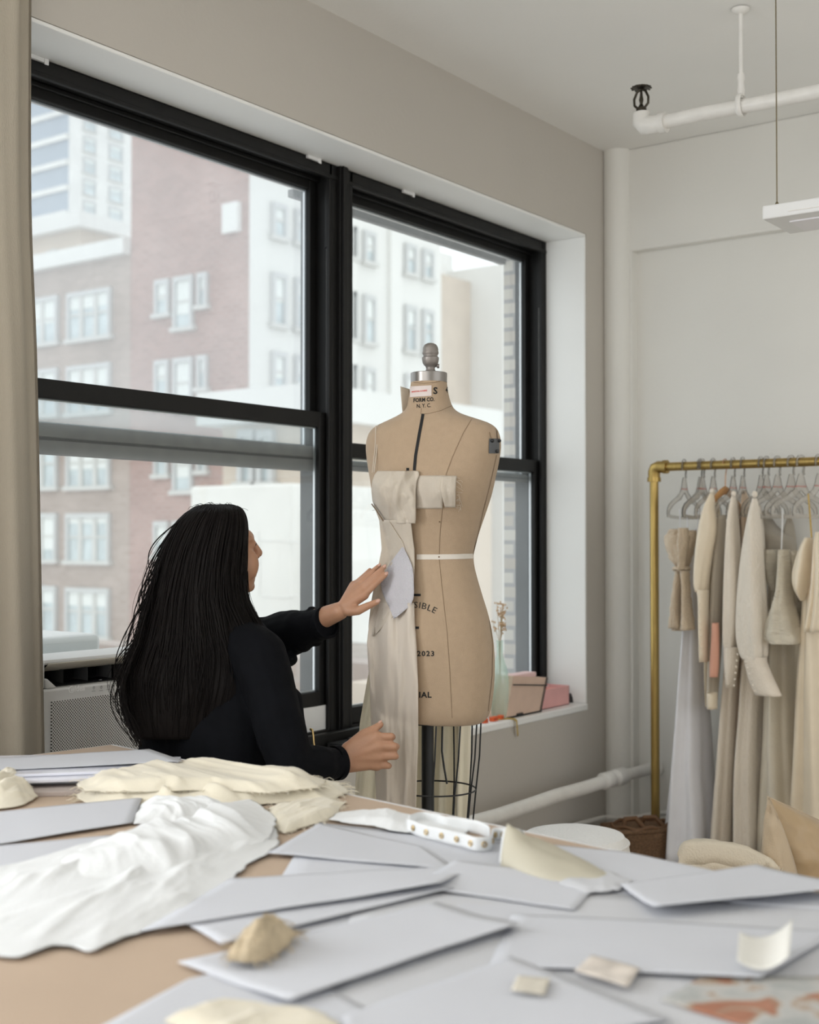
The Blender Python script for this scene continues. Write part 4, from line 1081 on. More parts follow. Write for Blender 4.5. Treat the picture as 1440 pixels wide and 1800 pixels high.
# ---------------------------------------------------------------- basket, pouf, bench, pillow, folded cloth
M['wicker'] = mat('brown_wicker', (.20, .11, .055), .7, var=.35, vscale=90, bump=1.0, bscale=120, stretch=(1, 1, 2.5))
M['dark_wicker'] = mat('dark_wicker_handle', (.16, .08, .035), .6)
def basket():
    c = Vector((4.86, 2.40, 0)); ax = Vector((.80, -.60, 0)).normalized(); ay = Vector((-ax.y, ax.x, 0))
    root = thing('wicker_basket', c, 'brown wicker basket with carrying handles on the floor in the corner', 'basket')
    hx, hy, h = .125, .085, .255
    b = MB(); rows = []
    for i in range(13):
        z = h*i/12; k = 1+.10*i/12; row = []
        for q in range(64):
            a = 2*pi*q/64; ca, sa = cos(a), sin(a); e = .28
            u = math.copysign(abs(ca)**e, ca)*hx*k; v = math.copysign(abs(sa)**e, sa)*hy*k
            w = .003*(1 if (q+i) % 2 else -1)
            row.append(c + ax*(u+w*ca) + ay*(v+w*sa) + Vector((0, 0, z)))
        rows.append(row)
    b.grid(rows, True, True); b.build('body', M['wicker'], root, angle=0)
    l = MB(); l.obox(c+Vector((0, 0, h+.008)), ax*hx*1.12, ay*hy*1.12, (0, 0, .008)); l.build('lid', M['wicker'], root, bevel=.006)
    for s in (-.35, .35):
        t = MB(); t.tube([c+ax*hx*(s-.25)+ay*(.01+s*.03)+Vector((0, 0, h+.016)), c+ax*hx*(s-.2)+Vector((0, 0, h+.045)), c+ax*hx*(s+.1)-ay*.02+Vector((0, 0, h+.05)), c+ax*hx*(s+.3)-ay*.04+Vector((0, 0, h+.016))], .011, 9)
        t.build('handle', M['dark_wicker'], root)
    t = MB(); t.tube([c+ax*hx*1.1*cos(a)*.9+ay*hy*1.0*sin(a)+Vector((0, 0, h+.020+.006*sin(7*a))) for a in [2*pi*k/40 for k in range(40)]], .007, 7, True); t.build('lid_braid', M['dark_wicker'], root)
basket()
M['boucle'] = mat('white_boucle', (.95, .94, .92), .95, bump=.6, bscale=110, sheen=.4)
def pouf():
    D = 4.05; c = W(1010, 1480, D); c.z = 0; zt = W(1010, 1454, D+.05).z; R_ = 98*D/FPX
    root = thing('pouf', c, 'round white boucle pouf on the floor beyond the table edge', 'pouf')
    prof = [(R_*.9, .03)] + [(R_*(1-.10*(1-min(1, i/4))), .03+.03*i) for i in range(5)] + [(R_, zt*.6), (R_*.995, zt-.07), (R_*.96, zt-.035), (R_*.88, zt-.012), (R_*.6, zt), (.01, zt+.002)]
    MB().lathe(prof, c, 56).build('upholstery', M['boucle'], root)
    MB().lathe([(R_*.85, 0), (R_*.85, .03)], c, 40).build('base', M['black_edge'], root)
    MB().tube([c+Vector((R_*.965*cos(a), R_*.965*sin(a), zt-.034)) for a in [2*pi*k/56 for k in range(56)]], .004, 7, True).build('piping', M['boucle'], root)
pouf()
M['canvas'] = mat('tan_canvas_cover', (.58, .46, .32), .7, var=.08, vscale=6, bump=.25, bscale=200, sheen=.2)
M['satin_tan'] = mat('tan_satin_cushion', (.50, .36, .21), .38, var=.06, vscale=6, bump=.15, bscale=25, sheen=.2)
M['canvas_pale'] = mat('unbleached_canvas', (.74, .66, .53), .85, var=.05, vscale=8, bump=.35, bscale=180)
def bench():
    root = thing('bench', (3.86, 1.1, 0), 'low upholstered bench beyond the table, under the tan cushion and folded cloth', 'bench')
    ax0, ax1, y0, y1 = 3.42, 4.30, .35, 1.86
    MB().box(ax0, ax1, y0, y1, .27, .37).build('seat', M['canvas'], root, bevel=.02)
    for x in (ax0+.05, ax1-.05):
        for y in (y0+.06, y1-.06): MB().lathe([(.016, 0), (.02, .27)], (x, y, 0), 12).build('leg', M['wood'], root)
    MB().box(ax0+.03, ax1-.03, y0+.03, y1-.03, .23, .27).build('frame', M['wood'], root, smooth=False)
bench()
def pillow():
    D = 4.0
    # cushion standing on one corner edge, seen at three-quarters
    A = W(1350, 1402, D); Bp = W(1335, 1560, D-.02); Cc = W(1452, 1452, D+.02); 
    root = thing('cushion', (W(1400, 1540, D).x, W(1400, 1540, D).y, .37), 'tan satin cushion standing on its edge at the right, beside the folded canvas', 'cushion')
    n = 28
    P00, P10, P01, P11 = W(1350, 1401, D-.05), W(1500, 1470, D+.02), W(1338, 1566, D-.10), W(1480, 1572, D-.02)
    nrm = (P10-P00).cross(P01-P00).normalized()
    if nrm.dot(AX_F) > 0: nrm = -nrm
    for s, nm in ((1, 'front_panel'), (-1, 'back_panel')):
        rows = []
        for i in range(n+1):
            v = i/n; row = []
            for k in range(n+1):
                u = k/n; p = (P00*(1-u)+P10*u)*(1-v) + (P01*(1-u)+P11*u)*v
                h = (sin(pi*u)*sin(pi*v))**.45*.085
                h += .010*fbm((u*5, v*5, s*3))*min(1, 6*min(u, 1-u, v, 1-v))
                row.append(p + nrm*s*h)
            rows.append(row)
        MB().grid(rows).build(nm, M['satin_tan'], root, angle=0)
    e = MB(); e.tube([P00, P10, P11, P01], .004, 7, True); e.build('seam', M['canvas'], root)
    # unbleached fold-over at its near side
    D2 = D-.14
    rows = []
    lft = [(1352, 1402), (1345, 1430), (1341, 1470), (1341, 1520), (1350, 1575)]; rgt = [(1353, 1401), (1366, 1430), (1382, 1470), (1398, 1520), (1412, 1580)]
    for i in range(25):
        t = i/24; a = cinterp([(k/4, *p) for k, p in enumerate(lft)], t); b = cinterp([(k/4, *p) for k, p in enumerate(rgt)], t)
        rows.append([W(lerp(a[0], b[0], u), lerp(a[1], b[1], u), D2-.02-.05*sin(pi*u)*t + .01*fbm((u*4, t*6, 1))) for u in [k/10 for k in range(11)]])
    MB().grid(rows).build('linen_flap', M['canvas'], root, angle=0, solid=.003)
pillow()
def folded_canvas():
    root = None
    c = W(1285, 1520, 3.95); c.z = .37
    root = thing('folded_canvas', c, 'folded unbleached canvas with frayed edge lying on the bench left of the cushion', 'folded cloth')
    front = [(1196, 1500), (1206, 1484), (1232, 1479), (1268, 1482), (1310, 1492), (1345, 1507), (1368, 1525), (1378, 1545)]
    for li, (dz, dep, mm) in enumerate(((0, 0, 'canvas_pale'), (18, .02, 'canvas_pale'))):
        rows = []
        for i in range(15):
            t = i/14; row = []
            for k in range(41):
                u = k/40; p = cinterp([(j/7, *q) for j, q in enumerate(front)], u)
                # t runs from the back edge over the top and down the front
                D = 3.95+.10-.26*min(1, t*1.25)+dep*0; py = p[1] + dz + (abs(t-.45)**2)*30*(1 if t < .45 else .6) + (max(0, t-.84))*200
                q = W(p[0]+3*sin(t*5+u*7), py, D)
                q.z += .008*fbm((u*6+li, t*4, li*5)); q.z = max(q.z, .378+.012*(1-li))
                row.append(q)
            rows.append(row)
        MB().grid(rows).build('fold', M[mm], root, angle=0, solid=.012)
    f = MB(); r = random.Random(5)
    for k in range(40):
        p = cinterp([(j/7, *q) for j, q in enumerate(front)], .75+.25*r.random()); a = W(p[0], p[1]+16, 3.78)
        f.tube([a, a+Vector((r.uniform(-.02, .02), r.uniform(-.02, .02), r.uniform(0, .025))), a+Vector((r.uniform(-.03, .03), r.uniform(-.03, .03), r.uniform(-.01, .02)))], .0012, 4)
    f.build('frayed_threads', M['canvas_pale'], root)
folded_canvas()
# ---------------------------------------------------------------- dress form
M['form_linen'] = mat('tan_linen_cover', (.41, .30, .198), .85, var=.03, vscale=60, bump=.25, bscale=500, sheen=.15)
M['seam'] = mat('seam_thread', (.20, .135, .08), .9)
M['form_metal'] = mat('brushed_grey_metal', (.30, .28, .26), .32, .9, var=.08, vscale=8, stretch=(1, 1, .1))
M['pewter'] = mat('pewter_finial', (.26, .235, .215), .45, .55)
M['black_iron'] = mat('black_iron', (.010, .011, .012), .45)
M['ink'] = mat('black_stencil_ink', (.008, .008, .008), .8)
FD = 3.35                                   # distance of the form's centre from the camera
S = FPX / FD
FC = W(761, 946.4, FD)                      # centre axis
fdir = Vector((cos(radians(195)), sin(radians(195)), 0)); ldir = Vector((-fdir.y, fdir.x, 0))
SEC = [(672, .0455, .0465, .0465, -.010), (690, .049, .050, .050, -.010), (706, .054, .055, .056, -.009), (718, .061, .061, .063, -.007), (727, .078, .066, .068, -.005), (736, .112, .073, .072, -.002),
       (745, .148, .080, .076, 0), (754, .168, .086, .080, 0), (766, .178, .092, .084, 0), (785, .1815, .099, .090, 0), (812, .176, .108, .094, 0), (842, .166, .117, .094, 0), (870, .156, .120, .092, 0),
       (900, .141, .111, .088, 0), (930, .125, .100, .083, 0), (960, .111, .090, .078, 0), (978, .1065, .086, .076, 0), (1000, .110, .090, .082, 0), (1040, .126, .098, .097, 0), (1085, .146, .107, .112, 0),
       (1130, .158, .112, .119, 0), (1180, .161, .112, .118, 0), (1225, .156, .108, .111, 0), (1250, .148, .103, .105, 0), (1262, .138, .096, .098, 0), (1266, .130, .090, .092, 0)]
def form_z(py): return CAM_H + (946.4-py)/S
def form_point(py, phi):
    a, df, db, ox = cinterp(SEC, py)
    c, s = cos(phi), sin(phi); e = .86
    x = a*math.copysign(abs(s)**e, s); y = (df if c > 0 else db)*math.copysign(abs(c)**e, c)
    if c > 0:
        for sg in (-1, 1):
            y += .034*math.exp(-((x-sg*.078)/.050)**2 - ((py-866)/34.0)**2)*min(1, c*2.2)
        if 830 < py < 910: y -= .010*math.exp(-(x/.03)**2)*math.exp(-((py-866)/30)**2)
        y += .012*math.exp(-(x/.10)**2 - ((py-1120)/60)**2)
    return FC + ldir*x + fdir*y + AX_R*ox + Vector((0, 0, form_z(py)-CAM_H))
def build_form():
    base = Vector((FC.x, FC.y, 0))
    root = thing('dress_form', base, 'tan linen dress form with stencilled lettering, being draped with muslin in front of the window', 'dress form')
    pys = []
    for a, b in zip(SEC, SEC[1:]):
        n = max(2, int((b[0]-a[0])/5)); pys += [lerp(a[0], b[0], k/n) for k in range(n)]
    pys.append(1266)
    rows = [[form_point(py, 2*pi*k/96) for k in range(96)] for py in pys]
    mb = MB().grid(rows, True, True)
    body = mb.build('torso', M['form_linen'], root, angle=60)
    bvh = BVHTree.FromPolygons([tuple(v) for v in mb.v], mb.f)
    cc = FC + AX_R*-.010
    zc_ = form_z(672)
    MB().lathe([(.0475, 0), (.0475, .024), (.046, .0252), (.02, .027)], (cc.x, cc.y, zc_), 40).build('neck_plate', M['form_metal'], root)
    z0 = form_z(655)
    pf = [(0.0155, 0), (.0150, .003), (.0125, .007), (.0115, .011), (.0125, .016), (.0165, .020), (.0205, .026), (.0222, .036), (.0222, .040), (.0185, .043), (.0185, .046), (.0212, .050), (.0218, .053), (.0205, .056), (.0205, .062), (.019, .068), (.015, .074), (.008, .0775), (.001, .0785)]
    fc = cc + AX_R*.004
    kn = MB().lathe(pf, (fc.x, fc.y, z0), 28).build('finial', M['pewter'], root)
    sc = Vector((fc.x, fc.y, z0+.018)); t = MB(); t.tube([sc, sc+AX_R*.018], .0028, 8); t.tube([sc+AX_R*.017, sc+AX_R*.023], .0058, 10); t.build('thumb_screw', M['pewter'], kn)
    # wire cage under the body
    cz = form_z(1266)
    cg = MB(); zr, zl = form_z(1384), form_z(1440)
    def ring(z, rx, ry): return [Vector((FC.x, FC.y, z)) + ldir*rx*cos(a) + fdir*ry*sin(a) for a in [2*pi*k/48 for k in range(48)]]
    cg.tube(ring(cz+.002, .128, .09), .0028, 6, True); cg.tube(ring(zr, .112, .105), .0022, 6, True); cg.tube(ring(zl-.12, .092, .09), .0022, 6, True)
    for k in range(12):
        a = 2*pi*k/12+.2
        p = Vector((FC.x, FC.y, 0)); top = p+ldir*.128*cos(a)+fdir*.09*sin(a)+Vector((0, 0, cz)); mid = p+ldir*.112*cos(a)+fdir*.105*sin(a)+Vector((0, 0, zr)); bot = p+ldir*.092*cos(a)+fdir*.09*sin(a)+Vector((0, 0, zl-.12))
        cg.tube([top, lerp(top, mid, .5)+ldir*.003*cos(a), mid, bot], .0023, 6)
    cg.build('wire_cage', M['black_iron'], root)
    px_ = W(752, 1300, FD); pole = Vector((px_.x, px_.y, 0))
    MB().tube([pole+Vector((0, 0, .10)), pole+Vector((0, 0, cz+.05))], .0158, 18).build('pole', M['black_iron'], root)
    f = MB(); f.lathe([(.05, .07), (.045, .10), (.03, .13), (.02, .20)], pole, 20)
    for k in range(4):
        a = pi/4+pi/2*k; d = Vector((cos(a), sin(a), 0)); f.tube([pole+d*.03+Vector((0, 0, .10)), pole+d*.14+Vector((0, 0, .085)), pole+d*.24+Vector((0, 0, .06))], [.016, .014, .012], 10)
    f.build('foot', M['black_iron'], root)
    for k in range(4):
        a = pi/4+pi/2*k; d = Vector((cos(a), sin(a), 0)); e = Vector((-d.y, d.x, 0)); c = pole+d*.24+Vector((0, 0, .026))
        MB().lathe([(.02, -.01), (.026, -.008), (.026, .008), (.02, .01)], c, 18, e).build('caster', M['black_iron'], root)
    s = MB(); q = W(778, 1268, FD); s.tube([W(778, 1268, FD), W(777, 1320, FD), W(781, 1350, FD-.01), W(786, 1378, FD-.02)], .0028, 6); s.build('pedal_strap', M['black_iron'], root)
    return root, bvh, body
FORM, FBVH, FBODY = build_form()
def form_hit(px, py):
    d = ray(px, py).normalized(); h = FBVH.ray_cast(CAM, d)
    return (h[0], h[1]) if h[0] is not None else (None, None)
def on_form(px, py, off=.002):
    p, n = form_hit(px, py)
    if p is None: return None
    if n.dot(ray(px, py)) > 0: n = -n
    return p + n*off
def surf_depth(px, py):
    p, n = form_hit(px, py)
    if p is not None: return (p-CAM).dot(AX_F)
    a, df, db, ox = cinterp(SEC, min(py, 1245))
    t = min(1, abs(px-761)/(a*S*1.02))
    return FD - .10*sqrt(max(0, 1-t*t))
def strip_on_form(path, w, off, n=24):
    """flat tape along px polyline, w px wide"""
    pts = []
    for i in range(n+1):
        t = i/n*(len(path)-1); k = min(int(t), len(path)-2); u = t-k
        pts.append((lerp(path[k][0], path[k+1][0], u), lerp(path[k][1], path[k+1][1], u)))
    rows = []
    for i, (x, y) in enumerate(pts):
        a = pts[max(i-1, 0)]; b = pts[min(i+1, n)]; dx, dy = b[0]-a[0], b[1]-a[1]; L = sqrt(dx*dx+dy*dy) or 1
        nx, ny = -dy/L*w/2, dx/L*w/2
        p = on_form(x+nx, y+ny, off); q = on_form(x-nx, y-ny, off); m_ = on_form(x, y, off)
        if p is None or q is None or m_ is None: continue
        rows.append([p, m_, q])
    return MB().grid(rows) if len(rows) > 1 else None
def form_part(name, mb, m, parent=None, **k):
    if mb is not None and mb.f: return mb.build(name, m, parent or FORM, angle=0, **k)
for path in ([(741, 718), (740, 728)], [(833, 731), (815, 760), (795, 805), (783, 838)], [(778, 893), (774, 935), (772, 980), (777, 1030), (786, 1110), (791, 1180), (795, 1262)],
             [(873, 800), (862, 850), (849, 900), (838, 950), (832, 974)], [(833, 984), (846, 1030), (858, 1075), (866, 1130), (865, 1190), (858, 1250)], [(795, 713), (775, 722), (755, 727), (740, 728)],
             [(869, 735), (873, 758), (876, 790)], [(727, 672), (745, 674), (765, 672), (783, 668)]):
    form_part('seam', strip_on_form(path, .9, .0006), M['seam'])
form_part('style_tape', strip_on_form([(744, 728), (738, 760), (731, 800), (728.5, 827)], 5.2, .0012), M['ink'])
form_part('tape_end', strip_on_form([(714.5, 825), (719.5, 825)], 4.5, .0012, 4), M['ink'])
for a, b, c in ((728, 740, 1046), (728, 737, 1103.5)): form_part('tape_mark', strip_on_form([(a, c), (b, c)], 4.2, .0012, 6), M['ink'])
form_part('waist_tape', strip_on_form([(733, 979), (770, 979), (800, 978.5), (831, 977.5)], 9, .0014), mat('white_cotton_tape', (.66, .61, .54), .85))
def stencil(txt, px, py, h, bold=.02, slant=0.0, name='lettering', m=None, sx=1.0, arc=None, off=.0009, sp=1.0):
    vs, fs = text_mesh(txt, 1, bold, spacing=sp, res=2)
    mb = MB(); vv = []
    for v in vs:
        x, y = v.x*h*sx, v.y*h
        if arc:
            a = x/arc; X_ = px + sin(a)*(arc) - sin(a)*y*-1*1.0; X_ = px + (arc+0)*sin(a) + y*sin(a)*1.0; Y_ = py + (arc)*(1-cos(a)) - y*cos(a)
        else: X_, Y_ = px + x, py - y + slant*x
        p = on_form(X_, Y_, off)
        vv.append(p if p is not None else W(X_, Y_, FD-.1))
    mb.add(vv, fs); return mb.build(name, m or M['ink'], FORM, smooth=False)
stencil('FORM CO.', 727, 707.2, 9.8, .03, -.06, sx=.80)
stencil('N. Y. C.', 732.5, 717.2, 9.6, .015, -.06, sx=.80)
stencil('S', 761.5, 692.5, 16.5, .03, 0, 'size_letter')
stencil('4', 783.2, 690, 14, .02, 0, 'size_number', sx=.55)
stencil('SIBLE', 727.5, 1068.5, 15.6, .0, 0, sx=1.0, arc=70, sp=1.12)
stencil('2023', 733.5, 1153, 12.5, .03, 0, 'year_lettering', sx=1.05, sp=1.22)
stencil('IAL', 736.5, 1226, 14, .03, 0, sx=1.05, sp=1.1)
# sewn label on the neck
lb = MB(); rows = []
for i in range(5):
    rows.append([on_form(lerp(721.5, 758.5, k/8), lerp(lerp(679.5, 698.3, i/4), lerp(677.5, 696, i/4), k/8), .0015) for k in range(9)])
lab = form_part('neck_label', lb.grid(rows), mat('pinkish_white_label', (.66, .58, .55), .8))
stencil('MARTHA SUAREZ', 724.8, 690.3, 3.6, .035, -.09, 'label_print', M['red_print'], sx=.93, off=.0022)
# arm plate cover with corner studs
rows = []
for i in range(7):
    rows.append([on_form(lerp(859.5, 877.5, k/6)-.4*i*.3, lerp(771, 797, i/6), .0016) or W(868, 784, FD-.02) for k in range(7)])
ap = form_part('arm_patch', MB().grid(rows), mat('grey_plate', (.10, .105, .11), .5, .3))
for px, py in ((864.5, 775), (876, 775), (872, 793)):
    p = on_form(px, py, .003)
    if p: MB().ball(p, .0052, .0052, .0045, nu=10, nv=7).build('stud', M['black_iron'], FORM)
for a, b in (((860, 760), (863, 772)), ((873, 758), (874, 773))): form_part('thread', strip_on_form([a, b], .9, .002, 8), M['seam'])
for px, py in ((773, 917), (772, 979), (774, 858)):
    p = on_form(px, py, .001)
    if p: MB().ball(p, .0022, .0022, .0022, nu=8, nv=6).build('pin_mark', M['seam'], FORM)

# ---------------------------------------------------------------- muslin pieces pinned on the form
M['muslin'] = mat('pale_muslin', (.74, .67, .57), .9, var=.03, vscale=30, bump=.2, bscale=350, sheen=.2, trans=.34)
M['muslin_cream'] = mat('cream_backing_cloth', (.94, .89, .76), .9, var=.03, vscale=12, bump=.2, bscale=300, trans=.45)
M['muslin_skirt'] = mat('creased_pale_muslin', (.84, .77, .68), .8, var=.03, vscale=10, bump=.35, bscale=26, sheen=.2, trans=.38, stretch=(1, 1, .35))
M['embossed'] = mat('white_embossed_vinyl', (.74, .72, .76), .55, bump=.8, bscale=420)
def drape(rows, off, wr=.003, wf=(6, 3), seed=0, nu=16, nr=40, amp_edge=.0, flare=0.0, relax=3, top_pin=True):
    y0, y1 = rows[0][0], rows[-1][0]; P = []; Dp = []
    for i in range(nr+1):
        y = lerp(y0, y1, i/nr); l, r = interp(rows, y)
        line = [(lerp(l, r, k/nu), y) for k in range(nu+1)]
        P.append(line); Dp.append([surf_depth(x, yy) for x, yy in line])
    for _ in range(relax):
        Q = [r[:] for r in Dp]
        for i in range(nr+1):
            for k in range(nu+1):
                ns = [Dp[a][b] for a, b in ((i-1, k), (i+1, k), (i, k-1), (i, k+1)) if 0 <= a <= nr and 0 <= b <= nu]
                Q[i][k] = min(Dp[i][k], .5*Dp[i][k] + .5*sum(ns)/len(ns))
        Dp = Q
    out = []
    for i in range(nr+1):
        t = i/nr; line = []
        for k in range(nu+1):
            x, y = P[i][k]; u = k/nu
            w = wr*(fbm((u*wf[0]+seed, t*wf[1], seed*1.7), 3)+.5)
            line.append(W(x, y, Dp[i][k]-off-max(-off*.6, w)-flare*t))
        out.append(line)
    return MB().grid(out)
def muslin(name, label, cat, px, mb, m, solid=.0012):
    c = W(*px, FD-.1)
    o = mb.build(name, m, angle=0, solid=solid); return tag(o, label, cat, 'muslin pieces pinned on the dress form')
muslin('muslin_bandeau', 'flat muslin band pinned across the chest with a frayed end tab', 'muslin piece', (760, 865),
       drape([(836, 731, 784), (839, 731, 783), (860, 731, 780), (880, 731, 779), (894, 731, 778)], .0025, .0015, (3, 2), 1, 14, 16, relax=1), M['muslin'])
tabm = drape([(836.5, 778, 803), (845, 776, 802), (862, 774, 801), (876, 778, 801), (892, 782, 801)], .006, .003, (3, 2), 2, 10, 14, relax=1)
tab = tabm.build('end_tab', M['muslin'], bpy.data.objects['muslin_bandeau'], angle=0, solid=.001)
fr = MB(); r_ = random.Random(2)
for k in range(16):
    y = r_.uniform(838, 892); a = on_form(801, y, .006); b = on_form(801+r_.uniform(2, 9), y+r_.uniform(-5, 8), .004); c = on_form(803+r_.uniform(2, 10), y+r_.uniform(-4, 12), .003)
    if a and b and c: fr.tube([a, b, c], .0004, 4)
fr.build('loose_threads', M['muslin'], bpy.data.objects['muslin_bandeau'])
o = muslin('muslin_bodice', 'wrinkled muslin bust piece pinned over the left of the form', 'muslin piece', (700, 870),
       drape([(828, 664, 735), (834, 659, 737), (845, 655, 733), (862, 653, 731), (880, 655, 731), (898, 661, 731), (912, 666, 731), (920, 668, 730)], .006, .020, (2.6, 1.6), 3, 34, 40, relax=2), M['muslin'])
form = strip_on_form([(658, 880), (667, 892), (676, 906), (680, 913)], 2.2, .011)
if form: form.build('dart_line', M['seam'], o, angle=0)
pn = MB(); p = on_form(666, 894, .012)
if p: pn.tube([p-AX_R*.006, p+AX_R*.006+AX_U*.003], .0006, 5); pn.build('pin', M['steel_trim'], o)
s = MB()
for x in (661, 664): s.tube([on_form(x+1.5, 748, .002) or W(x, 748, FD), on_form(x-.5, 790, .002) or W(x, 790, FD-.03), on_form(x-1.5, 832, .008) or W(x, 832, FD-.06)], .0014, 5)
tag(s.build('bra_strap', M['muslin']), 'thin pale shoulder strap on the left shoulder of the dress form', 'strap', 'muslin pieces pinned on the dress form')
muslin('muslin_skirt', 'long creased muslin skirt panel hanging from the form to below the table edge', 'muslin piece', (690, 1250),
       drape([(1060, 662, 728), (1090, 650, 729), (1130, 645, 732), (1200, 650, 735), (1266, 652, 735), (1310, 656, 735), (1360, 660, 733), (1420, 662, 731), (1540, 662, 730)], .012, .020, (4, 2.2), 6, 30, 70, relax=6), M['muslin_skirt'])
muslin('muslin_midriff', 'pale muslin wrap from under the bust to the hip, under the white panel', 'muslin piece', (690, 1000),
       drape([(914, 667, 722), (940, 669, 725), (965, 671, 728.5), (990, 667, 729), (1015, 661, 728), (1040, 656, 727), (1056, 653, 712), (1072, 651, 700), (1088, 649, 688), (1104, 648, 671), (1118, 651, 658)], .019, .006, (3, 3), 8, 22, 44, relax=4), M['muslin'])
muslin('overlap_flap', 'slanting muslin flap crossing the midriff above the white panel', 'muslin piece', (690, 950),
       drape([(915, 667, 684), (930, 668, 693), (950, 670, 706), (965, 671, 713), (980, 668, 703), (995, 665, 690), (1010, 662, 676), (1018, 661, 668)], .025, .003, (2, 2), 9, 14, 26, relax=3), M['muslin'])
muslin('embossed_diamond', 'white embossed diamond piece at the waist, touched by the woman\'s fingertips', 'fabric piece', (700, 1030),
       drape([(962, 706.5, 709), (975, 697, 716), (988, 687, 722), (1000, 680, 726), (1012, 673, 727), (1025, 669, 727.5), (1040, 672, 728), (1052, 677, 727), (1064, 683, 722), (1076, 688, 708), (1087, 692, 694)], .028, .0025, (2, 2), 10, 16, 28, relax=2), M['embossed'])
# cream backing cloth hanging behind the cage
rows = []
for i in range(41):
    t = i/40; y = lerp(1120, 1560, t); l, r = interp([(1120, 662, 820), (1200, 645, 824), (1270, 633, 828), (1420, 622, 826), (1560, 614, 824)], y)
    rows.append([W(lerp(l, r, k/36), y, FD+.135+.03*(2*k/36-1)**2*-1+.012*sin(k*1.1+t*1.5)+.006*sin(k*2.3)) for k in range(37)])
tag(MB().grid(rows).build('backing_cloth', M['muslin_cream'], angle=0, solid=.0012), 'cream cloth length hanging at the back of the dress form behind the wire cage', 'cloth', 'muslin pieces pinned on the dress form')
rows = []
for i in range(13):
    t = i/12; y = lerp(684, 748, t); l, r = interp([(684, 704, 720), (700, 705, 721), (720, 707, 720), (748, 711, 716)], y)
    rows.append([W(lerp(l, r, k/6), y+(r-lerp(l, r, k/6))*-.3*(1-t), FD+.0+.02*k/6) for k in range(7)])
tag(MB().grid(rows).build('muslin_scrap', M['muslin'], angle=0, solid=.001), 'small upright muslin scrap standing behind the neck of the dress form', 'muslin piece', 'muslin pieces pinned on the dress form')
# ---------------------------------------------------------------- the woman
M['skin'] = mat('warm_skin', (.42, .225, .135), .5, var=.05, vscale=30, bump=.06, bscale=300, sss=.12)
M['hair'] = mat('dark_brown_hair', (.0045, .003, .0025), .6, var=.3, vscale=60, spec=.14, stretch=(8, 8, 1))
M['blazer'] = mat('black_navy_wool', (.0026, .003, .0044), .85, var=.2, vscale=20, bump=.15, bscale=300, spec=.12)
M['trouser'] = mat('black_trouser', (.015, .015, .018), .85)
M['shoe'] = mat('black_shoe_leather', (.02, .018, .017), .4)
M['nail'] = mat('natural_nail', (.55, .33, .25), .3)
M['gold'] = mat('gold_chain', (.55, .40, .18), .35, .9)
ang = radians(33)
fh = Vector((AX_R.x*cos(ang)+sin(YAW)*sin(ang), AX_R.y*cos(ang)+cos(YAW)*sin(ang), 0)).normalized()
sh = fh.cross(Vector((0, 0, 1)))            # her right side
UPV = Vector((0, 0, 1))
th = radians(40); FW = Vector((sin(YAW), cos(YAW), 0))
tf_ = (FW*sin(th)+AX_R*cos(th)).normalized()      # facing of the chest
ts_ = tf_.cross(UPV)
HC = W(389, 970, 3.25)
def hp(f, s, u): return HC + fh*f + sh*s + UPV*u
J = dict(lsh=W(330, 1128, 3.36), lel=W(468, 1128, 3.44), lwr=W(597, 1074, 3.285), rsh=W(455, 1152, 3.10), rel=W(513, 1352, 2.98), rwr=W(603, 1338, 3.09),
         neck0=W(385, 1080, 3.24), neck1=hp(-.012, 0, -.075), chest=W(388, 1180, 3.24), waist=W(392, 1330, 3.22), pelvis=W(395, 1450, 3.20))
def hand(mb, wrist, mcps, fingers, thumb, rpalm, heel=None):
    """mcps: knuckle points; fingers: list of joint lists from the knuckle; thumb joint list"""
    for i, m in enumerate(mcps):
        mid = lerp(wrist, m, .5)
        mb.capsule(lerp(wrist, m, .12), m, rpalm*1.05, rpalm*.86)
    for a, b in zip(mcps, mcps[1:]): mb.capsule(lerp(wrist, (a+b)/2, .35), (a+b)/2, rpalm*.95, rpalm*.72)
    for f in fingers:
        pts, r0, r1 = f
        n = len(pts)-1
        for i in range(n): mb.capsule(pts[i], pts[i+1], lerp(r0, r1, i/n), lerp(r0, r1, (i+1)/n))
    pts, r0, r1 = thumb; n = len(pts)-1
    for i in range(n): mb.capsule(pts[i], pts[i+1], lerp(r0, r1, i/n), lerp(r0, r1, (i+1)/n))
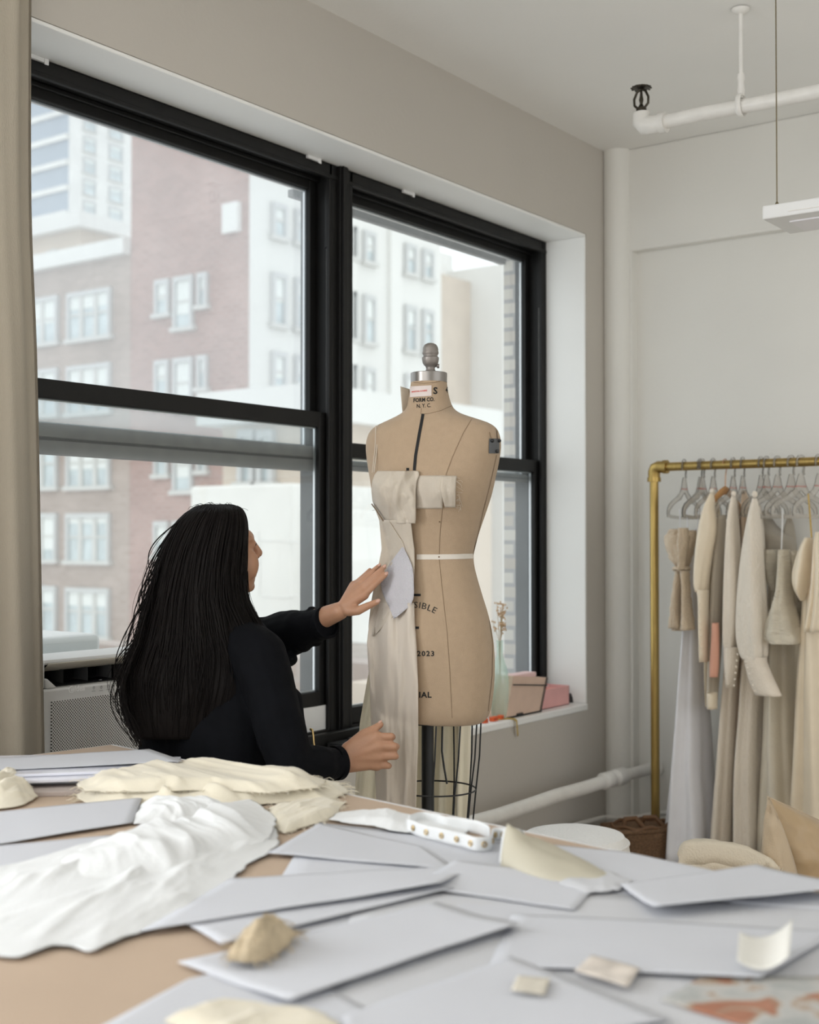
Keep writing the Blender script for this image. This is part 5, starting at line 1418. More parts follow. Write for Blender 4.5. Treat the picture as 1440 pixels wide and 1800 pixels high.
def person():
    mb = MB()
    # head
    mb.ball(hp(-.020, 0, .022), .096, .076, .092, fh, sh, UPV, 28, 18)
    mb.ball(hp(.010, 0, -.025), .078, .066, .100, fh, sh, UPV, 28, 18)
    mb.ball(hp(.040, 0, -.062), .050, .050, .052, fh, sh, UPV, 24, 14)           # jaw
    mb.ball(hp(.073, 0, -.088), .019, .021, .016, fh, sh, UPV)                  # chin
    for s in (-1, 1):
        mb.ball(hp(.054, s*.038, -.032), .030, .027, .042, fh, sh, UPV)           # cheeks
        mb.capsule(hp(.071, s*.014, .036), hp(.058, s*.046, .033), .010, .009)  # brows
        mb.ball(hp(.0685, s*.031, .020), .0125, .0125, .0115, fh, sh, UPV)       # eyelids
        mb.ball(hp(.093, s*.0125, -.012), .0085, .0085, .0075, fh, sh, UPV)      # nostrils
        mb.ball(hp(-.012, s*.075, -.010), .018, .007, .030, fh, sh, UPV)          # ears
        mb.capsule(hp(.020, s*.060, -.045), hp(.060, s*.024, -.090), .016, .014)  # jaw line
    mb.capsule(hp(.082, 0, .030), hp(.1045, 0, -.003), .0085, .0105)             # nose
    mb.ball(hp(.103, 0, -.005), .0115, .0105, .010, fh, sh, UPV)
    mb.ball(hp(.056, 0, .034), .028, .048, .026, fh, sh, UPV)                     # forehead
    mb.capsule(hp(.087, -.016, -.048), hp(.087, .016, -.048), .0062, .0062); mb.ball(hp(.091, 0, -.0475), .006, .014, .005, fh, sh, UPV)   # lips
    mb.capsule(hp(.085, -.014, -.059), hp(.085, .014, -.059), .0070, .0070)
    # neck, trunk
    mb.capsule(hp(-.020, 0, -.05), J['neck0'], .052, .058)
    mb.capsule(J['neck0'], J['chest'], .070, .10)
    for s, k in ((-1, 'lsh'), (1, 'rsh')): mb.capsule(J['neck0']+UPV*-.03, J[k], .055, .052)
    mb.ball(J['chest'], .10, .145, .16, tf_, ts_, UPV, 28, 18); mb.ball(J['waist'], .088, .118, .17, tf_, ts_, UPV, 28, 18); mb.ball(J['pelvis'], .108, .158, .15, tf_, ts_, UPV, 28, 18)
    # arms
    mb.capsule(J['lsh'], J['lel'], .048, .040); mb.capsule(J['lel'], lerp(J['lel'], J['lwr'], .35), .040, .039); mb.capsule(lerp(J['lel'], J['lwr'], .35), J['lwr'], .039, .0235)
    mb.capsule(J['rsh'], J['rel'], .047, .039); mb.capsule(J['rel'], lerp(J['rel'], J['rwr'], .35), .039, .038); mb.capsule(lerp(J['rel'], J['rwr'], .35), J['rwr'], .038, .0255)
    # left hand reaching out to the panel: back of the hand to the camera, thumb below
    D0 = 3.272
    Lm = [W(640.5, 1046, D0-.006), W(633, 1037, D0+.004), W(627.5, 1031.5, D0+.018), W(622.5, 1029, D0+.032)]
    wl = W(603, 1068, D0)
    hand(mb, wl, Lm,
         [([Lm[0], W(655, 1031.5, D0-.008), W(668, 1019, D0-.006), W(678.5, 1009.5, D0-.002)], .0098, .0068),
          ([Lm[1], W(650, 1021, D0+.002), W(664, 1007, D0+.002), W(675.5, 996.5, D0+.004)], .0098, .0066),
          ([Lm[2], W(643, 1015.5, D0+.018), W(656, 1003.5, D0+.020), W(666.5, 994.5, D0+.022)], .0092, .0062),
          ([Lm[3], W(634, 1018, D0+.034), W(643, 1009.5, D0+.036), W(650.5, 1001.5, D0+.038)], .0084, .0058)],
         ([W(613, 1074, D0-.008), W(629, 1073.5, D0-.022), W(646, 1065.5, D0-.026), W(663.5, 1057.5, D0-.024)], .0140, .0078), .0150)
    # right hand held out near the skirt: back of the hand to the camera, fingers curled away
    D1 = 3.095
    Rm = [W(663, 1295, D1), W(667, 1312, D1-.004), W(666, 1329.5, D1-.001), W(662, 1345, D1+.006)]
    hand(mb, W(609, 1331, D1), Rm,
         [([Rm[0], W(687.5, 1294.5, D1-.004), W(690, 1295.5, D1+.026), W(680, 1297, D1+.042)], .0105, .0078),
          ([Rm[1], W(693.5, 1312, D1-.008), W(697, 1312.5, D1+.024), W(686, 1314, D1+.042)], .0108, .0080),
          ([Rm[2], W(693.5, 1329, D1-.005), W(696, 1329.5, D1+.024), W(686, 1331, D1+.040)], .0104, .0076),
          ([Rm[3], W(682, 1346, D1+.002), W(684, 1346.5, D1+.024), W(676, 1347, D1+.036)], .0094, .0068)],
         ([W(622, 1308, D1+.006), W(640, 1291, D1+.014), W(656, 1282.5, D1+.018), W(669, 1273.5, D1+.020)], .0165, .0082), .0170)
    mb.capsule(W(614, 1318, D1+.006), W(652, 1297, D1+.004), .021, .016); mb.capsule(W(614, 1344, D1+.002), W(655, 1342, D1+.006), .020, .015)
    # legs
    for s in (-1, 1):
        hpj = J['pelvis']+ts_*.085*s+UPV*-.06; kn = hpj+tf_*.02; kn.z = .44; an = hpj+tf_*-.01+ts_*.01*s; an.z = .09
        mb.capsule(hpj, kn, .082, .056); mb.capsule(kn, lerp(kn, an, .3)-tf_*.012, .054, .054); mb.capsule(lerp(kn, an, .3)-tf_*.012, an, .054, .036)
        mb.capsule(an+UPV*-.03-tf_*.02, an+tf_*.15+UPV*-.055, .033, .024)
    me = voxel_mesh(mb, .0034, 5, .5)
    base = Vector((J['pelvis'].x, J['pelvis'].y, 0))
    P = finish_mesh('person', me, M['skin'], None, base)
    tag(P, 'woman with long dark hair in a black blazer, reaching toward the dress form', 'person')
    ORIGIN[P.name] = base
    # nails
    def nail(a, b, d, r):
        a, b = Vector(a), Vector(b); t = (b-a).normalized(); v = (d - t*d.dot(t)).normalized(); w = t.cross(v)
        MB().ball(b+v*r*.78+t*r*.25, r*.85, r*.62, r*.28, t, w, v, 12, 8).build('fingernail', M['nail'], P)
    back = -ray(665, 1010).normalized()
    nail(W(668, 1019, D0-.006), W(678.5, 1009.5, D0-.002), back+UPV*.2, .0066); nail(W(664, 1007, D0+.002), W(675.5, 996.5, D0+.004), back+UPV*.2, .0064)
    nail(W(646, 1065.5, D0-.026), W(663.5, 1057.5, D0-.024), back+UPV*.3, .0078); nail(W(656, 1003.5, D0+.020), W(666.5, 994.5, D0+.022), back+UPV*.4, .006)
    nail(W(656, 1282.5, D1+.018), W(669, 1273.5, D1+.020), UPV-AX_R*.5+back*.3, .0080)
    # eyes
    for s in (-1, 1): MB().ball(hp(.0735, s*.031, .019), .009, .009, .006, fh, sh, UPV).build('eye', mat('eye', (.08, .05, .04), .2) if s < 0 else bpy.data.materials['eye'], P)

    # blazer
    b = MB()
    b.ball(J['chest']+UPV*-.01, .128, .190, .19, tf_, ts_, UPV, 32, 20); b.ball(W(385, 1300, 3.21), .128, .188, .24, tf_, ts_, UPV, 32, 20); b.ball(W(388, 1420, 3.20), .135, .185, .17, tf_, ts_, UPV, 32, 20)
    b.capsule(J['neck0']+UPV*-.02-tf_*.02, J['chest'], .075, .13)
    for k in ('lsh', 'rsh'): b.capsule(J['neck0']+UPV*-.045, J[k], .062, .066)
    b.capsule(J['rsh'], J['rel'], .066, .056); b.capsule(J['rel'], W(560, 1346, 3.03), .057, .047); b.capsule(W(550, 1347, 3.025), W(594, 1341, 3.083), .049, .0395, flat1=True)
    b.capsule(J['lsh'], J['lel'], .070, .066); b.capsule(J['lel'], W(515, 1110, 3.385), .066, .058); b.capsule(W(508, 1112, 3.39), W(574, 1094, 3.308), .057, .0400, flat1=True)
    # body side edge to the right of the waist
    b.capsule(W(500, 1240, 3.15), W(512, 1400, 3.14), .05, .055)
    b.capsule(W(300, 1190, 3.22), W(284, 1420, 3.19), .060, .070)
    # creases on the reaching sleeve
    for px, py, r in ((548, 1070, .012), (556, 1128, .014), (535, 1136, .016), (505, 1160, .02)): b.ball(W(px, py, 3.35), r*1.6, r, r)
    me = voxel_mesh(b, .005, 6, .5)
    nr = [v.normal.copy() for v in me.vertices]
    for v, q in zip(me.vertices, nr):
        c = v.co; v.co = c + q*(fbm((c.x*9, c.y*9, c.z*9), 3)*.006)
    bl = finish_mesh('blazer', me, M['blazer'], P)
    for a, c, r in ((W(566, 1096.5, 3.32), W(575, 1093.6, 3.306), .0425), (W(587, 1342, 3.075), W(596, 1340.6, 3.086), .0415)):
        cf = MB(); d = (c-a).normalized(); cf.lathe([(r*.99, 0), (r, .004), (r, (c-a).length), (r*.86, (c-a).length+.0015), (r*.80, (c-a).length-.01)], a, 28, d, caps=False)
        cf.build('cuff', M['blazer'], bl)
    bt = MB(); bt.tube([W(536, 1289, 3.02)+Vector((0, 0, -.002*k)) for k in range(2)], .0015, 5)
    ch = MB()
    pts = [W(546, 1282, 3.05), W(549.5, 1284, 3.04), W(551, 1295, 3.035), W(551.5, 1305, 3.035), W(554, 1318, 3.035)]
    for k in range(26):
        t = k/25*4; i = min(int(t), 3); p = lerp(pts[i], pts[i+1], t-i); ch.ball(p, .003, .0022, .0034, nu=7, nv=5)
    ch.build('belt_chain', M['gold'], bl)
    # trousers and shoes
    t = MB(); t.ball(J['pelvis']+UPV*-.03, .128, .172, .15, tf_, ts_, UPV, 28, 16)
    for s in (-1, 1):
        hpj = J['pelvis']+ts_*.085*s+UPV*-.06; kn = hpj+tf_*.02; kn.z = .44; an = hpj-tf_*.01+ts_*.01*s; an.z = .10
        t.capsule(hpj, kn, .097, .075); t.capsule(kn, an, .075, .068, flat1=True)
    finish_mesh('trousers', voxel_mesh(t, .008, 5, .5), M['trouser'], P)
    for s in (-1, 1):
        an = J['pelvis']+ts_*.095*s-tf_*.01; an.z = 0
        q = MB(); q.ball(an-tf_*.015+UPV*.045, .055, .040, .045, tf_, ts_, UPV); q.capsule(an+tf_*.0+UPV*.040, an+tf_*.15+UPV*.032, .042, .032); q.ball(an+tf_*.07+UPV*.012, .13, .045, .012, tf_, ts_, UPV)
        finish_mesh('shoe', voxel_mesh(q, .006, 4, .5), M['shoe'], P)

    # hair: a fused mass wrapped in long strands
    L = [(886.5, 362, 402), (889, 348, 415), (893, 339, 423), (898, 331, 428), (908, 319, 432.5), (924, 305, 435), (947, 292, 435), (973, 281, 433.5), (1012, 270, 433), (1042, 262, 435.5), (1060, 257, 440), (1085, 250, 452), (1132, 236, 474), (1160, 224, 488), (1190, 214, 494), (1230, 214, 486), (1262, 222, 470), (1285, 230, 455), (1308, 242, 440)]
    def ctr(py): return cinterp([(886, 3.240), (950, 3.235), (1045, 3.205), (1100, 3.175), (1160, 3.15), (1308, 3.10)], py)[0]
    def near(py): return cinterp([(886.5, .045), (893, .075), (900, .092), (920, .108), (960, .115), (1010, .103), (1060, .090), (1110, .085), (1200, .072), (1260, .045), (1308, .012)], py)[0]
    def far(py): return cinterp([(886.5, .045), (893, .075), (900, .090), (915, .098), (930, .085), (960, .055), (1045, .035), (1100, .05), (1308, .02)], py)[0]
    def hpnt(py, a, k=1.0):
        l, r = cinterp(L, py); c = (l+r)/2; hw = (r-l)/2
        d = near(py) if sin(a) > 0 else far(py)
        return W(c+hw*k*cos(a), py, ctr(py)-d*k*sin(a))
    rows = []
    for i in range(90):
        py = lerp(886.6, 1300, (i/89)**1.2)
        rows.append([hpnt(py, 2*pi*k/72, .965+.012*sin(k*5.1+.3*sin(py*.02))+.010*sin(k*11.3)) for k in range(72)])
    H = MB().grid(rows, True, True)
    rr = random.Random(11)
    for q in range(620):
        a = rr.uniform(-.55, pi+.55) if q % 5 else rr.uniform(0, 2*pi)
        side = abs(cos(a)) > .93
        y0 = rr.uniform(886.6, 894) if rr.random() < .75 else rr.uniform(900, 1000)
        y1 = rr.uniform(1200, 1306) if cos(a) < .4 else rr.uniform(1040, 1200)
        k0 = rr.uniform(.955, 1.012); ph = rr.uniform(0, 6.28); wv = rr.uniform(.2, 1.0); n = 30; pts = []
        rad = rr.uniform(.0007, .0022)
        for i in range(n+1):
            t = i/n; py = lerp(y0, y1, t)
            aa = a + .06*sin(ph+t*3) + wv*.05*sin(ph*2+t*11)*t
            kk = k0 + .04*wv*t*sin(ph+t*9) + (.03*t*t if side else .01*t) - .10*max(0, t-.75)
            pts.append(hpnt(py, aa, kk))
        H.tube(pts, [max(.0004, rad*(1-.75*(i/n)**3)) for i in range(n+1)], 5)
    # loose wavy locks along the left edge and stray hairs
    for q in range(190):
        ph = rr.uniform(0, 6.28); y0 = rr.uniform(900, 1190); y1 = y0+rr.uniform(90, 200); amp = rr.uniform(2, 11); pts = []
        y1 = min(y1, 1312); rr_o = rr.uniform(4, 24); rr_w = rr.choice((.0005, .0008, .0018)); outw = rr.uniform(-6, 10)
        for i in range(26):
            t = i/25; py = lerp(y0, y1, t); l, r = cinterp(L, py)
            x = l + 5 - outw*t - (rr_o if q % 3 == 0 else 0)*sin(pi*min(1, t*1.1)) + amp*sin(ph+t*5.5)*t
            pts.append(W(x, py, ctr(py)-.03+.04*sin(ph*3)*1.0))
        H.tube(pts, [rr_w*(1-.5*i/25) for i in range(26)], 4)
    for q in range(26):
        ph = rr.uniform(0, 6.28); y0 = rr.uniform(1060, 1150); y1 = y0+rr.uniform(50, 120); pts = []
        for i in range(20):
            t = i/19; py = lerp(y0, y1, t); l, r = cinterp(L, py)
            pts.append(W(r-3+rr.uniform(-.3, .3)+(12*t)*rr.random()*.3+7*t+4*sin(ph+t*6)*t, py, ctr(py)-.02+.03*sin(ph*2)))
        H.tube(pts, .0008, 4)
    for q in range(34):                                   # fly-aways on the crown
        x0 = rr.uniform(335, 425); s = rr.uniform(-1, 1); h = rr.uniform(2, 9); y0 = cinterp([(335, 899), (360, 890), (395, 889), (425, 899)], x0)[0]
        H.tube([W(x0+s*22*t, y0-h*sin(pi*t*.9)+2*t, 3.22) for t in [i/8 for i in range(9)]], .00045, 4)
    H.build('hair', M['hair'], P, angle=0)
    return P
person()
# ---------------------------------------------------------------- cutting table and everything on it
TZ = .95
M['table_white'] = mat('white_laminate', (.74, .74, .75), .45)
M['kraft_top'] = mat('tan_kraft_board', (.49, .375, .28), .75, var=.05, vscale=4)
M['paper'] = mat('white_pattern_paper', (.64, .655, .70), .8, var=.015, vscale=3, trans=.08)
M['paper_cool'] = mat('cool_white_paper', (.63, .645, .69), .8, var=.015, vscale=3, trans=.08)
M['paper_warm'] = mat('warm_white_paper', (.62, .63, .66), .8, var=.02, vscale=3, trans=.08)
M['gauze'] = mat('cream_gauze', (.80, .74, .60), .95, var=.05, vscale=14, bump=.15, bscale=420, sheen=.3, trans=.12)
M['calico'] = mat('white_calico', (.82, .835, .84), .9, var=.03, vscale=10, bump=.15, bscale=300, sheen=.2, trans=.12)
M['organza_roll'] = mat('translucent_organza', (.72, .68, .56), .6, var=.05, vscale=10, trans=.35)
M['plastic_sleeve'] = mat('glossy_plastic_sleeve', (.72, .73, .80), .18, var=.03, vscale=6)
M['brown_card'] = mat('brown_grey_card', (.42, .36, .33), .8)
M['print_ink'] = mat('faint_pencil_line', (.45, .45, .50), .9)
e1 = Vector((-.155, -.988, 0)).normalized(); e2 = Vector((-.988, .155, 0)).normalized()
TC = onZ(200, 1308, TZ)
TL, TWD = 2.75, 1.62
def tp(a, b, z=TZ): return Vector((TC.x, TC.y, 0)) + e1*a + e2*b + Vector((0, 0, z))
def table():
    root = thing('cutting_table', tp(TL/2, TWD/2, 0), 'big white-edged cutting table covered with papers and muslin in the foreground', 'table')
    c = tp(TL/2, TWD/2)
    b = MB(); b.obox(c-Vector((0, 0, .0165)), e1*TL/2, e2*TWD/2, (0, 0, .0165)); b.build('tabletop', M['table_white'], root, smooth=False, bevel=.003)
    b = MB()
    for s in (-1, 1):
        b.obox(c+e2*s*(TWD/2-.05)-Vector((0, 0, .08)), e1*(TL/2-.08), e2*.012, (0, 0, .045)); b.obox(c+e1*s*(TL/2-.08)-Vector((0, 0, .08)), e1*.012, e2*(TWD/2-.05), (0, 0, .045))
    b.build('apron', M['table_white'], root, smooth=False)
    for s in (-1, 1):
        for q in (-1, 1): MB().obox(c+e1*s*(TL/2-.09)+e2*q*(TWD/2-.07)-Vector((0, 0, TZ/2+.015)), e1*.025, e2*.025, (0, 0, TZ/2-.018)).build('leg', M['table_white'], root, smooth=False, bevel=.003)
    k = MB(); k.obox(c+Vector((0, 0, .0015)), e1*(TL/2-.022), e2*(TWD/2-.022), (0, 0, .0015))
    tag(k.build('kraft_board', M['kraft_top'], smooth=False), 'tan kraft board laid over the white-edged table', 'board')
table()
KZ = TZ + .003
def tpx(px, py, z): return onZ(px, py, z)
def sheet(name, label, cat, poly, z, m, curl=None, n=18, wave=.0018, seed=0, group=None, thick=.0004, props=True):
    """flat paper from a 4-corner outline (order: a b c d); curl[(u,v)->height]"""
    a, b, c, d = [tpx(px, py, z) for px, py in poly]; rows = []
    for i in range(n+1):
        v = i/n; row = []
        for k in range(n+1):
            u = k/n; p = (a*(1-u)+b*u)*(1-v) + (d*(1-u)+c*u)*v
            h = wave*(1+fbm((p.x*5+seed, p.y*5, seed)))
            if curl: h += curl(u, v)
            row.append(p+Vector((0, 0, h)))
        rows.append(row)
    o = MB().grid(rows).build(name, m, angle=0, solid=thick)
    if props: tag(o, label, cat, group)
    return o
def heap(name, label, cat, poly, z, m, h=.03, freq=7, seed=0, group=None, n=170, rings=44, dirn=(1, .35), fray=0, edge=.35, solid=.0014, thin=.003, parent=None, stretch=.28):
    """crumpled cloth lying on the table, outline px polygon (star-shaped)"""
    P = [tpx(px, py, z) for px, py in poly]; c = sum(P, Vector())/len(P)
    L = [0]
    for i in range(len(P)): L.append(L[-1]+(P[(i+1) % len(P)]-P[i]).length)
    edgep = []
    for k in range(n):
        s = L[-1]*k/n; i = max(j for j in range(len(P)) if L[j] <= s+1e-9); t = (s-L[i])/(L[i+1]-L[i])
        p = lerp(P[i], P[(i+1) % len(P)], t)
        edgep.append(p + (p-c).normalized()*(.014*fbm((p.x*9+seed, p.y*9, seed))+.006*fbm((p.x*40+seed, p.y*40, seed))))
    for _ in range(1): edgep = [(edgep[k-1]+edgep[k]*2+edgep[(k+1) % n])/4 for k in range(n)]
    dx, dy = dirn; ln = sqrt(dx*dx+dy*dy); dx /= ln; dy /= ln
    rows = []
    for i in range(rings+1):
        q = max(.006, 1-i/rings); row = []
        for k in range(n):
            p = c + (edgep[k]-c)*q
            along = p.x*dx+p.y*dy; across = -p.x*dy+p.y*dx
            wx = .35*fbm((along*3, across*3, seed+3.3), 2); wy = .35*fbm((along*3, across*3, seed+7.7), 2)
            r = noise.ridged_multi_fractal(Vector(((across*freq+wx)*.8, (along*freq*stretch+wy)*.8, seed)), .9, 2.1, 4, 1.0, 1.6)
            r = max(0, min(1.25, r*.55))
            big = .5+.5*fbm((across*freq*.45+seed, along*freq*.25, seed+5), 2)
            e = min(1, (1-q)/edge); env = e*(2-e)
            row.append(p+Vector((0, 0, thin + h*(.12+.88*env)*(.15*env + .48*r*r + .40*max(0, big)*env) )))
        rows.append(row)
    o = MB().grid(rows, True, True).build(name, m, parent, angle=0, solid=solid)
    if parent is None: tag(o, label, cat, group)
    if fray:
        f = MB(); rr_ = random.Random(seed)
        for q in range(fray):
            k = rr_.randrange(n); p = rows[0][k]; d = (edgep[k]-c).normalized(); sd = Vector((-d.y, d.x, 0)); L_ = rr_.uniform(.006, .022)
            f.tube([p-d*.004, p+d*L_*.5+sd*rr_.uniform(-.004, .004)+Vector((0, 0, rr_.uniform(0, .004))), p+d*L_+sd*rr_.uniform(-.008, .008)-Vector((0, 0, .001))], .0005, 3)
        tag(f.build('frayed_threads', m, o), kind='stuff')
    return o
GP = 'loose paper sheets on the cutting table'; GF = 'muslin and gauze pieces on the cutting table'
# stack of sleeves at the far left corner
zz = KZ
specs = [('brown_folder', 'brown grey card folder at the bottom of the stack, far left of the table', [(60, 1392), (195, 1390), (190, 1372), (30, 1372)], 'brown_card', .010),
         ('card_folder', 'pale card folder second from the bottom of the stack', [(42, 1372), (250, 1366), (300, 1338), (0, 1344)], 'paper_warm', .009),
         ('plastic_folder', 'plastic folder in the middle of the stack', [(22, 1372), (300, 1362), (318, 1330), (-60, 1340)], 'plastic_sleeve', .007),
         ('plastic_sleeve', 'glossy clear plastic sleeve with papers on top of the stack', [(10, 1362), (330, 1350), (270, 1322), (-80, 1330)], 'plastic_sleeve', .006)]
for nm, lab, poly, mm, th in specs:
    z0 = zz; P = [tpx(px, py, z0+th) for px, py in poly]
    b = MB(); b.prism([Vector((p.x, p.y, z0)) for p in P], (0, 0, th))
    tag(b.build(nm, M[mm], smooth=False, bevel=.0015), lab, 'folder', 'stack of folders at the far left of the table'); zz += th+.0006
sheet('paper_sheet', 'white sheet with a slipped corner lying on top of the folder stack', 'paper', [(-60, 1338), (262, 1318), (322, 1343), (-20, 1356)], zz, M['paper_cool'], lambda u, v: .004*u*v, group=GP)
heap('cloth_bundle', 'small cream cloth bundle at the left edge of the table', 'cloth', [(-60, 1375), (10, 1370), (50, 1378), (62, 1392), (60, 1407), (40, 1418), (0, 1426), (-60, 1428)], KZ, M['gauze'], .055, 14, 4, GF, edge=.7)
g = heap('frayed_gauze', 'long cream gauze piece with frayed edges along the back of the table', 'cloth', [(126, 1376), (160, 1368), (230, 1364), (330, 1352), (400, 1356), (470, 1366), (540, 1370), (600, 1380), (612, 1394), (585, 1410), (530, 1414), (450, 1418), (330, 1420), (240, 1418), (140, 1414), (124, 1397)], KZ, M['gauze'], .040, 13, 7, GF, n=220, dirn=(-.155, -.988), fray=300, edge=.25, stretch=.16)
heap('top_fold', '', '', [(135, 1376), (230, 1360), (330, 1344), (420, 1352), (500, 1362), (575, 1374), (560, 1390), (470, 1398), (380, 1392), (300, 1394), (200, 1396), (140, 1392)], KZ+.020, M['gauze'], .036, 14, 8, None, n=200, dirn=(-.155, -.988), fray=120, edge=.3, parent=g, stretch=.14)
heap('gauze_tail', 'thin gauze tail spilling right from the frayed piece', 'cloth', [(470, 1424), (520, 1418), (580, 1408), (606, 1414), (580, 1440), (540, 1456), (500, 1468), (474, 1450)], KZ, M['gauze'], .020, 14, 12, GF, fray=90)
heap('rolled_strip', 'rolled white muslin strip in front of the frayed gauze', 'cloth', [(236, 1420), (320, 1416), (400, 1418), (418, 1427), (390, 1440), (320, 1448), (240, 1451), (228, 1436)], KZ, M['calico'], .032, 16, 15, GF, dirn=(-.155, -.988), edge=.5, stretch=.12)
sheet('white_paper', 'white paper sheet under the left end of the crumpled calico', 'paper', [(-40, 1432), (250, 1411), (232, 1448), (-160, 1510)], KZ+.004, M['paper_cool'], lambda u, v: .008*u*(1-v), group=GP)
sheet('paper_corner', 'white paper under the calico at the left edge of the photo', 'paper', [(-80, 1495), (200, 1470), (160, 1560), (-200, 1600)], KZ+.001, M['paper'], None, seed=2, group=GP)
g = heap('crumpled_calico', 'big crumpled white calico on the left half of the table', 'cloth', [(-40, 1540), (40, 1520), (110, 1498), (180, 1476), (260, 1470), (340, 1456), (395, 1440), (430, 1434), (462, 1442), (488, 1462), (484, 1490), (440, 1520), (400, 1556), (330, 1606), (250, 1642), (160, 1680), (118, 1672), (90, 1668), (30, 1690), (-60, 1680), (-110, 1610)], KZ+.002, M['calico'], .026, 13, 21, GF, n=240, rings=70, dirn=(.9, .3), edge=.5, stretch=.3)
heap('raised_fold', '', '', [(90, 1530), (140, 1500), (210, 1478), (300, 1462), (370, 1436), (410, 1412), (440, 1408), (470, 1428), (486, 1452), (470, 1486), (400, 1506), (330, 1540), (230, 1556), (140, 1552)], KZ+.008, M['calico'], .060, 8, 24, None, n=220, rings=64, dirn=(.45, 1), edge=.6, parent=g, stretch=.12)
sheet('base_paper', 'wide white paper lying directly on the board across the back right of the table', 'paper', [(556, 1448), (1108, 1503), (1660, 1650), (430, 1640)], KZ+.0004, M['paper_cool'], None, n=20, group=GP, seed=5)
sheet('base_paper', 'wide pale paper lying directly on the board at the near right of the table', 'paper', [(640, 1560), (1500, 1590), (1900, 1960), (470, 1960)], KZ+.0012, M['paper_warm'], None, n=20, group=GP, seed=5.5)
sheet('pattern_sheet', 'big white pattern sheet behind the centre of the table', 'paper', [(562, 1449), (742, 1490), (806, 1532), (470, 1506)], KZ+.0024, M['paper'], lambda u, v: .004*(1-u)*v, group=GP, seed=3)
heap('sheer_cloth', 'sheer off-white cloth behind the eyelet strap', 'cloth', [(590, 1432), (640, 1426), (720, 1436), (780, 1449), (826, 1463), (800, 1476), (720, 1466), (640, 1454), (585, 1444)], KZ+.003, M['calico'], .018, 12, 31, GF, edge=.6)
sheet('pattern_sheet', 'large white sheet reaching the far right edge of the table', 'paper', [(905, 1480), (1104, 1503), (1640, 1616), (1120, 1574)], KZ+.003, M['paper'], lambda u, v: .002*(1-v), n=18, group=GP, seed=6)
sheet('pattern_sheet', 'white sheet in the centre of the table, its front edge lifted', 'paper', [(405, 1546), (830, 1524), (775, 1568), (245, 1642)], KZ+.0052, M['paper'], lambda u, v: .007*v*v*(.3+.7*u)+.003*u*v, group=GP, seed=7)
sheet('pattern_sheet', 'long white sheet across the centre, above the scrap of gauze', 'paper', [(290, 1604), (660, 1540), (800, 1566), (388, 1668)], KZ+.0032, M['paper_cool'], lambda u, v: .004*v, group=GP, seed=8)
sheet('pattern_sheet', 'near white sheet with the gauze scrap on it', 'paper', [(312, 1694), (770, 1588), (914, 1638), (508, 1770)], KZ+.004, M['paper'], lambda u, v: .005*v*u+.012*max(0, v-.55), group=GP, seed=9)
sheet('pattern_sheet', 'white sheet at the bottom of the photo, left of centre', 'paper', [(330, 1726), (480, 1690), (700, 1800), (120, 1836)], KZ+.0022, M['paper_cool'], None, group=GP, seed=10)
sheet('pattern_sheet', 'white sheet at the bottom edge, centre of the photo', 'paper', [(600, 1790), (900, 1690), (1180, 1800), (620, 1900)], KZ+.0030, M['paper_cool'], lambda u, v: .004*u, n=18, group=GP, seed=11)
sheet('pattern_sheet', 'white sheet with lifted front edge at the right edge of the photo', 'paper', [(1090, 1556), (1330, 1522), (1520, 1574), (1150, 1612)], KZ+.008, M['paper'], lambda u, v: .012*v*v, group=GP, seed=12)
sheet('pattern_sheet', 'white sheet under the small curled card at lower right', 'paper', [(900, 1608), (1480, 1640), (1338, 1730), (860, 1700)], KZ+.0036, M['paper_cool'], lambda u, v: .006*u*v, n=18, group=GP, seed=13)
sheet('pattern_sheet', 'white sheet between the strap and the lifted sheet, its left end raised', 'paper', [(800, 1522), (1060, 1548), (1010, 1600), (720, 1560)], KZ+.0046, M['paper'], lambda u, v: .006*(1-u)*(1-v), group=GP, seed=14)
# eyelet strap standing on edge
def strap():
    pts = [(716, 1456), (742, 1466), (775, 1474), (808, 1482), (838, 1490), (862, 1488), (868, 1474), (888, 1474), (908, 1490)]
    base = [tpx(px, py+6, KZ+.004) for px, py in pts]; H = .022
    root = thing('eyelet_strap', base[3], 'cream strap with brass eyelets standing on edge near the back table edge', 'strap')
    for nm, P2 in (('strap', base), ('strap_loop', [tpx(px, py, KZ+.004) for px, py in ((720, 1456), (738, 1450), (762, 1452), (785, 1458), (820, 1462), (850, 1470), (862, 1480))])):
        n = 50; path = []
        for i in range(n+1):
            t = i/n*(len(P2)-1); path.append(Vector(cinterp([(k, *p) for k, p in enumerate(P2)], t)))
        rows = [[p + Vector((0, 0, H*k/4)) + Vector((.001*sin(i*.7), .001*cos(i*.5), 0)) for k in range(5)] for i, p in enumerate(path)]
        MB().grid(rows).build(nm, M['calico'], root, angle=0, solid=.0018)
        if nm == 'strap':
            for q in range(9):
                i = 3+q*5; p = path[i]+Vector((0, 0, H*.5)); t = (path[i+1]-path[i-1]).normalized(); nr = t.cross(UPV)
                if nr.dot(AX_F) > 0: nr = -nr
                MB().tube([p+nr*.0022+t*.0036*cos(a)+UPV*.0036*sin(a) for a in [2*pi*k/14 for k in range(14)]], .0013, 6, True).build('eyelet', M['gold'], root)
strap()
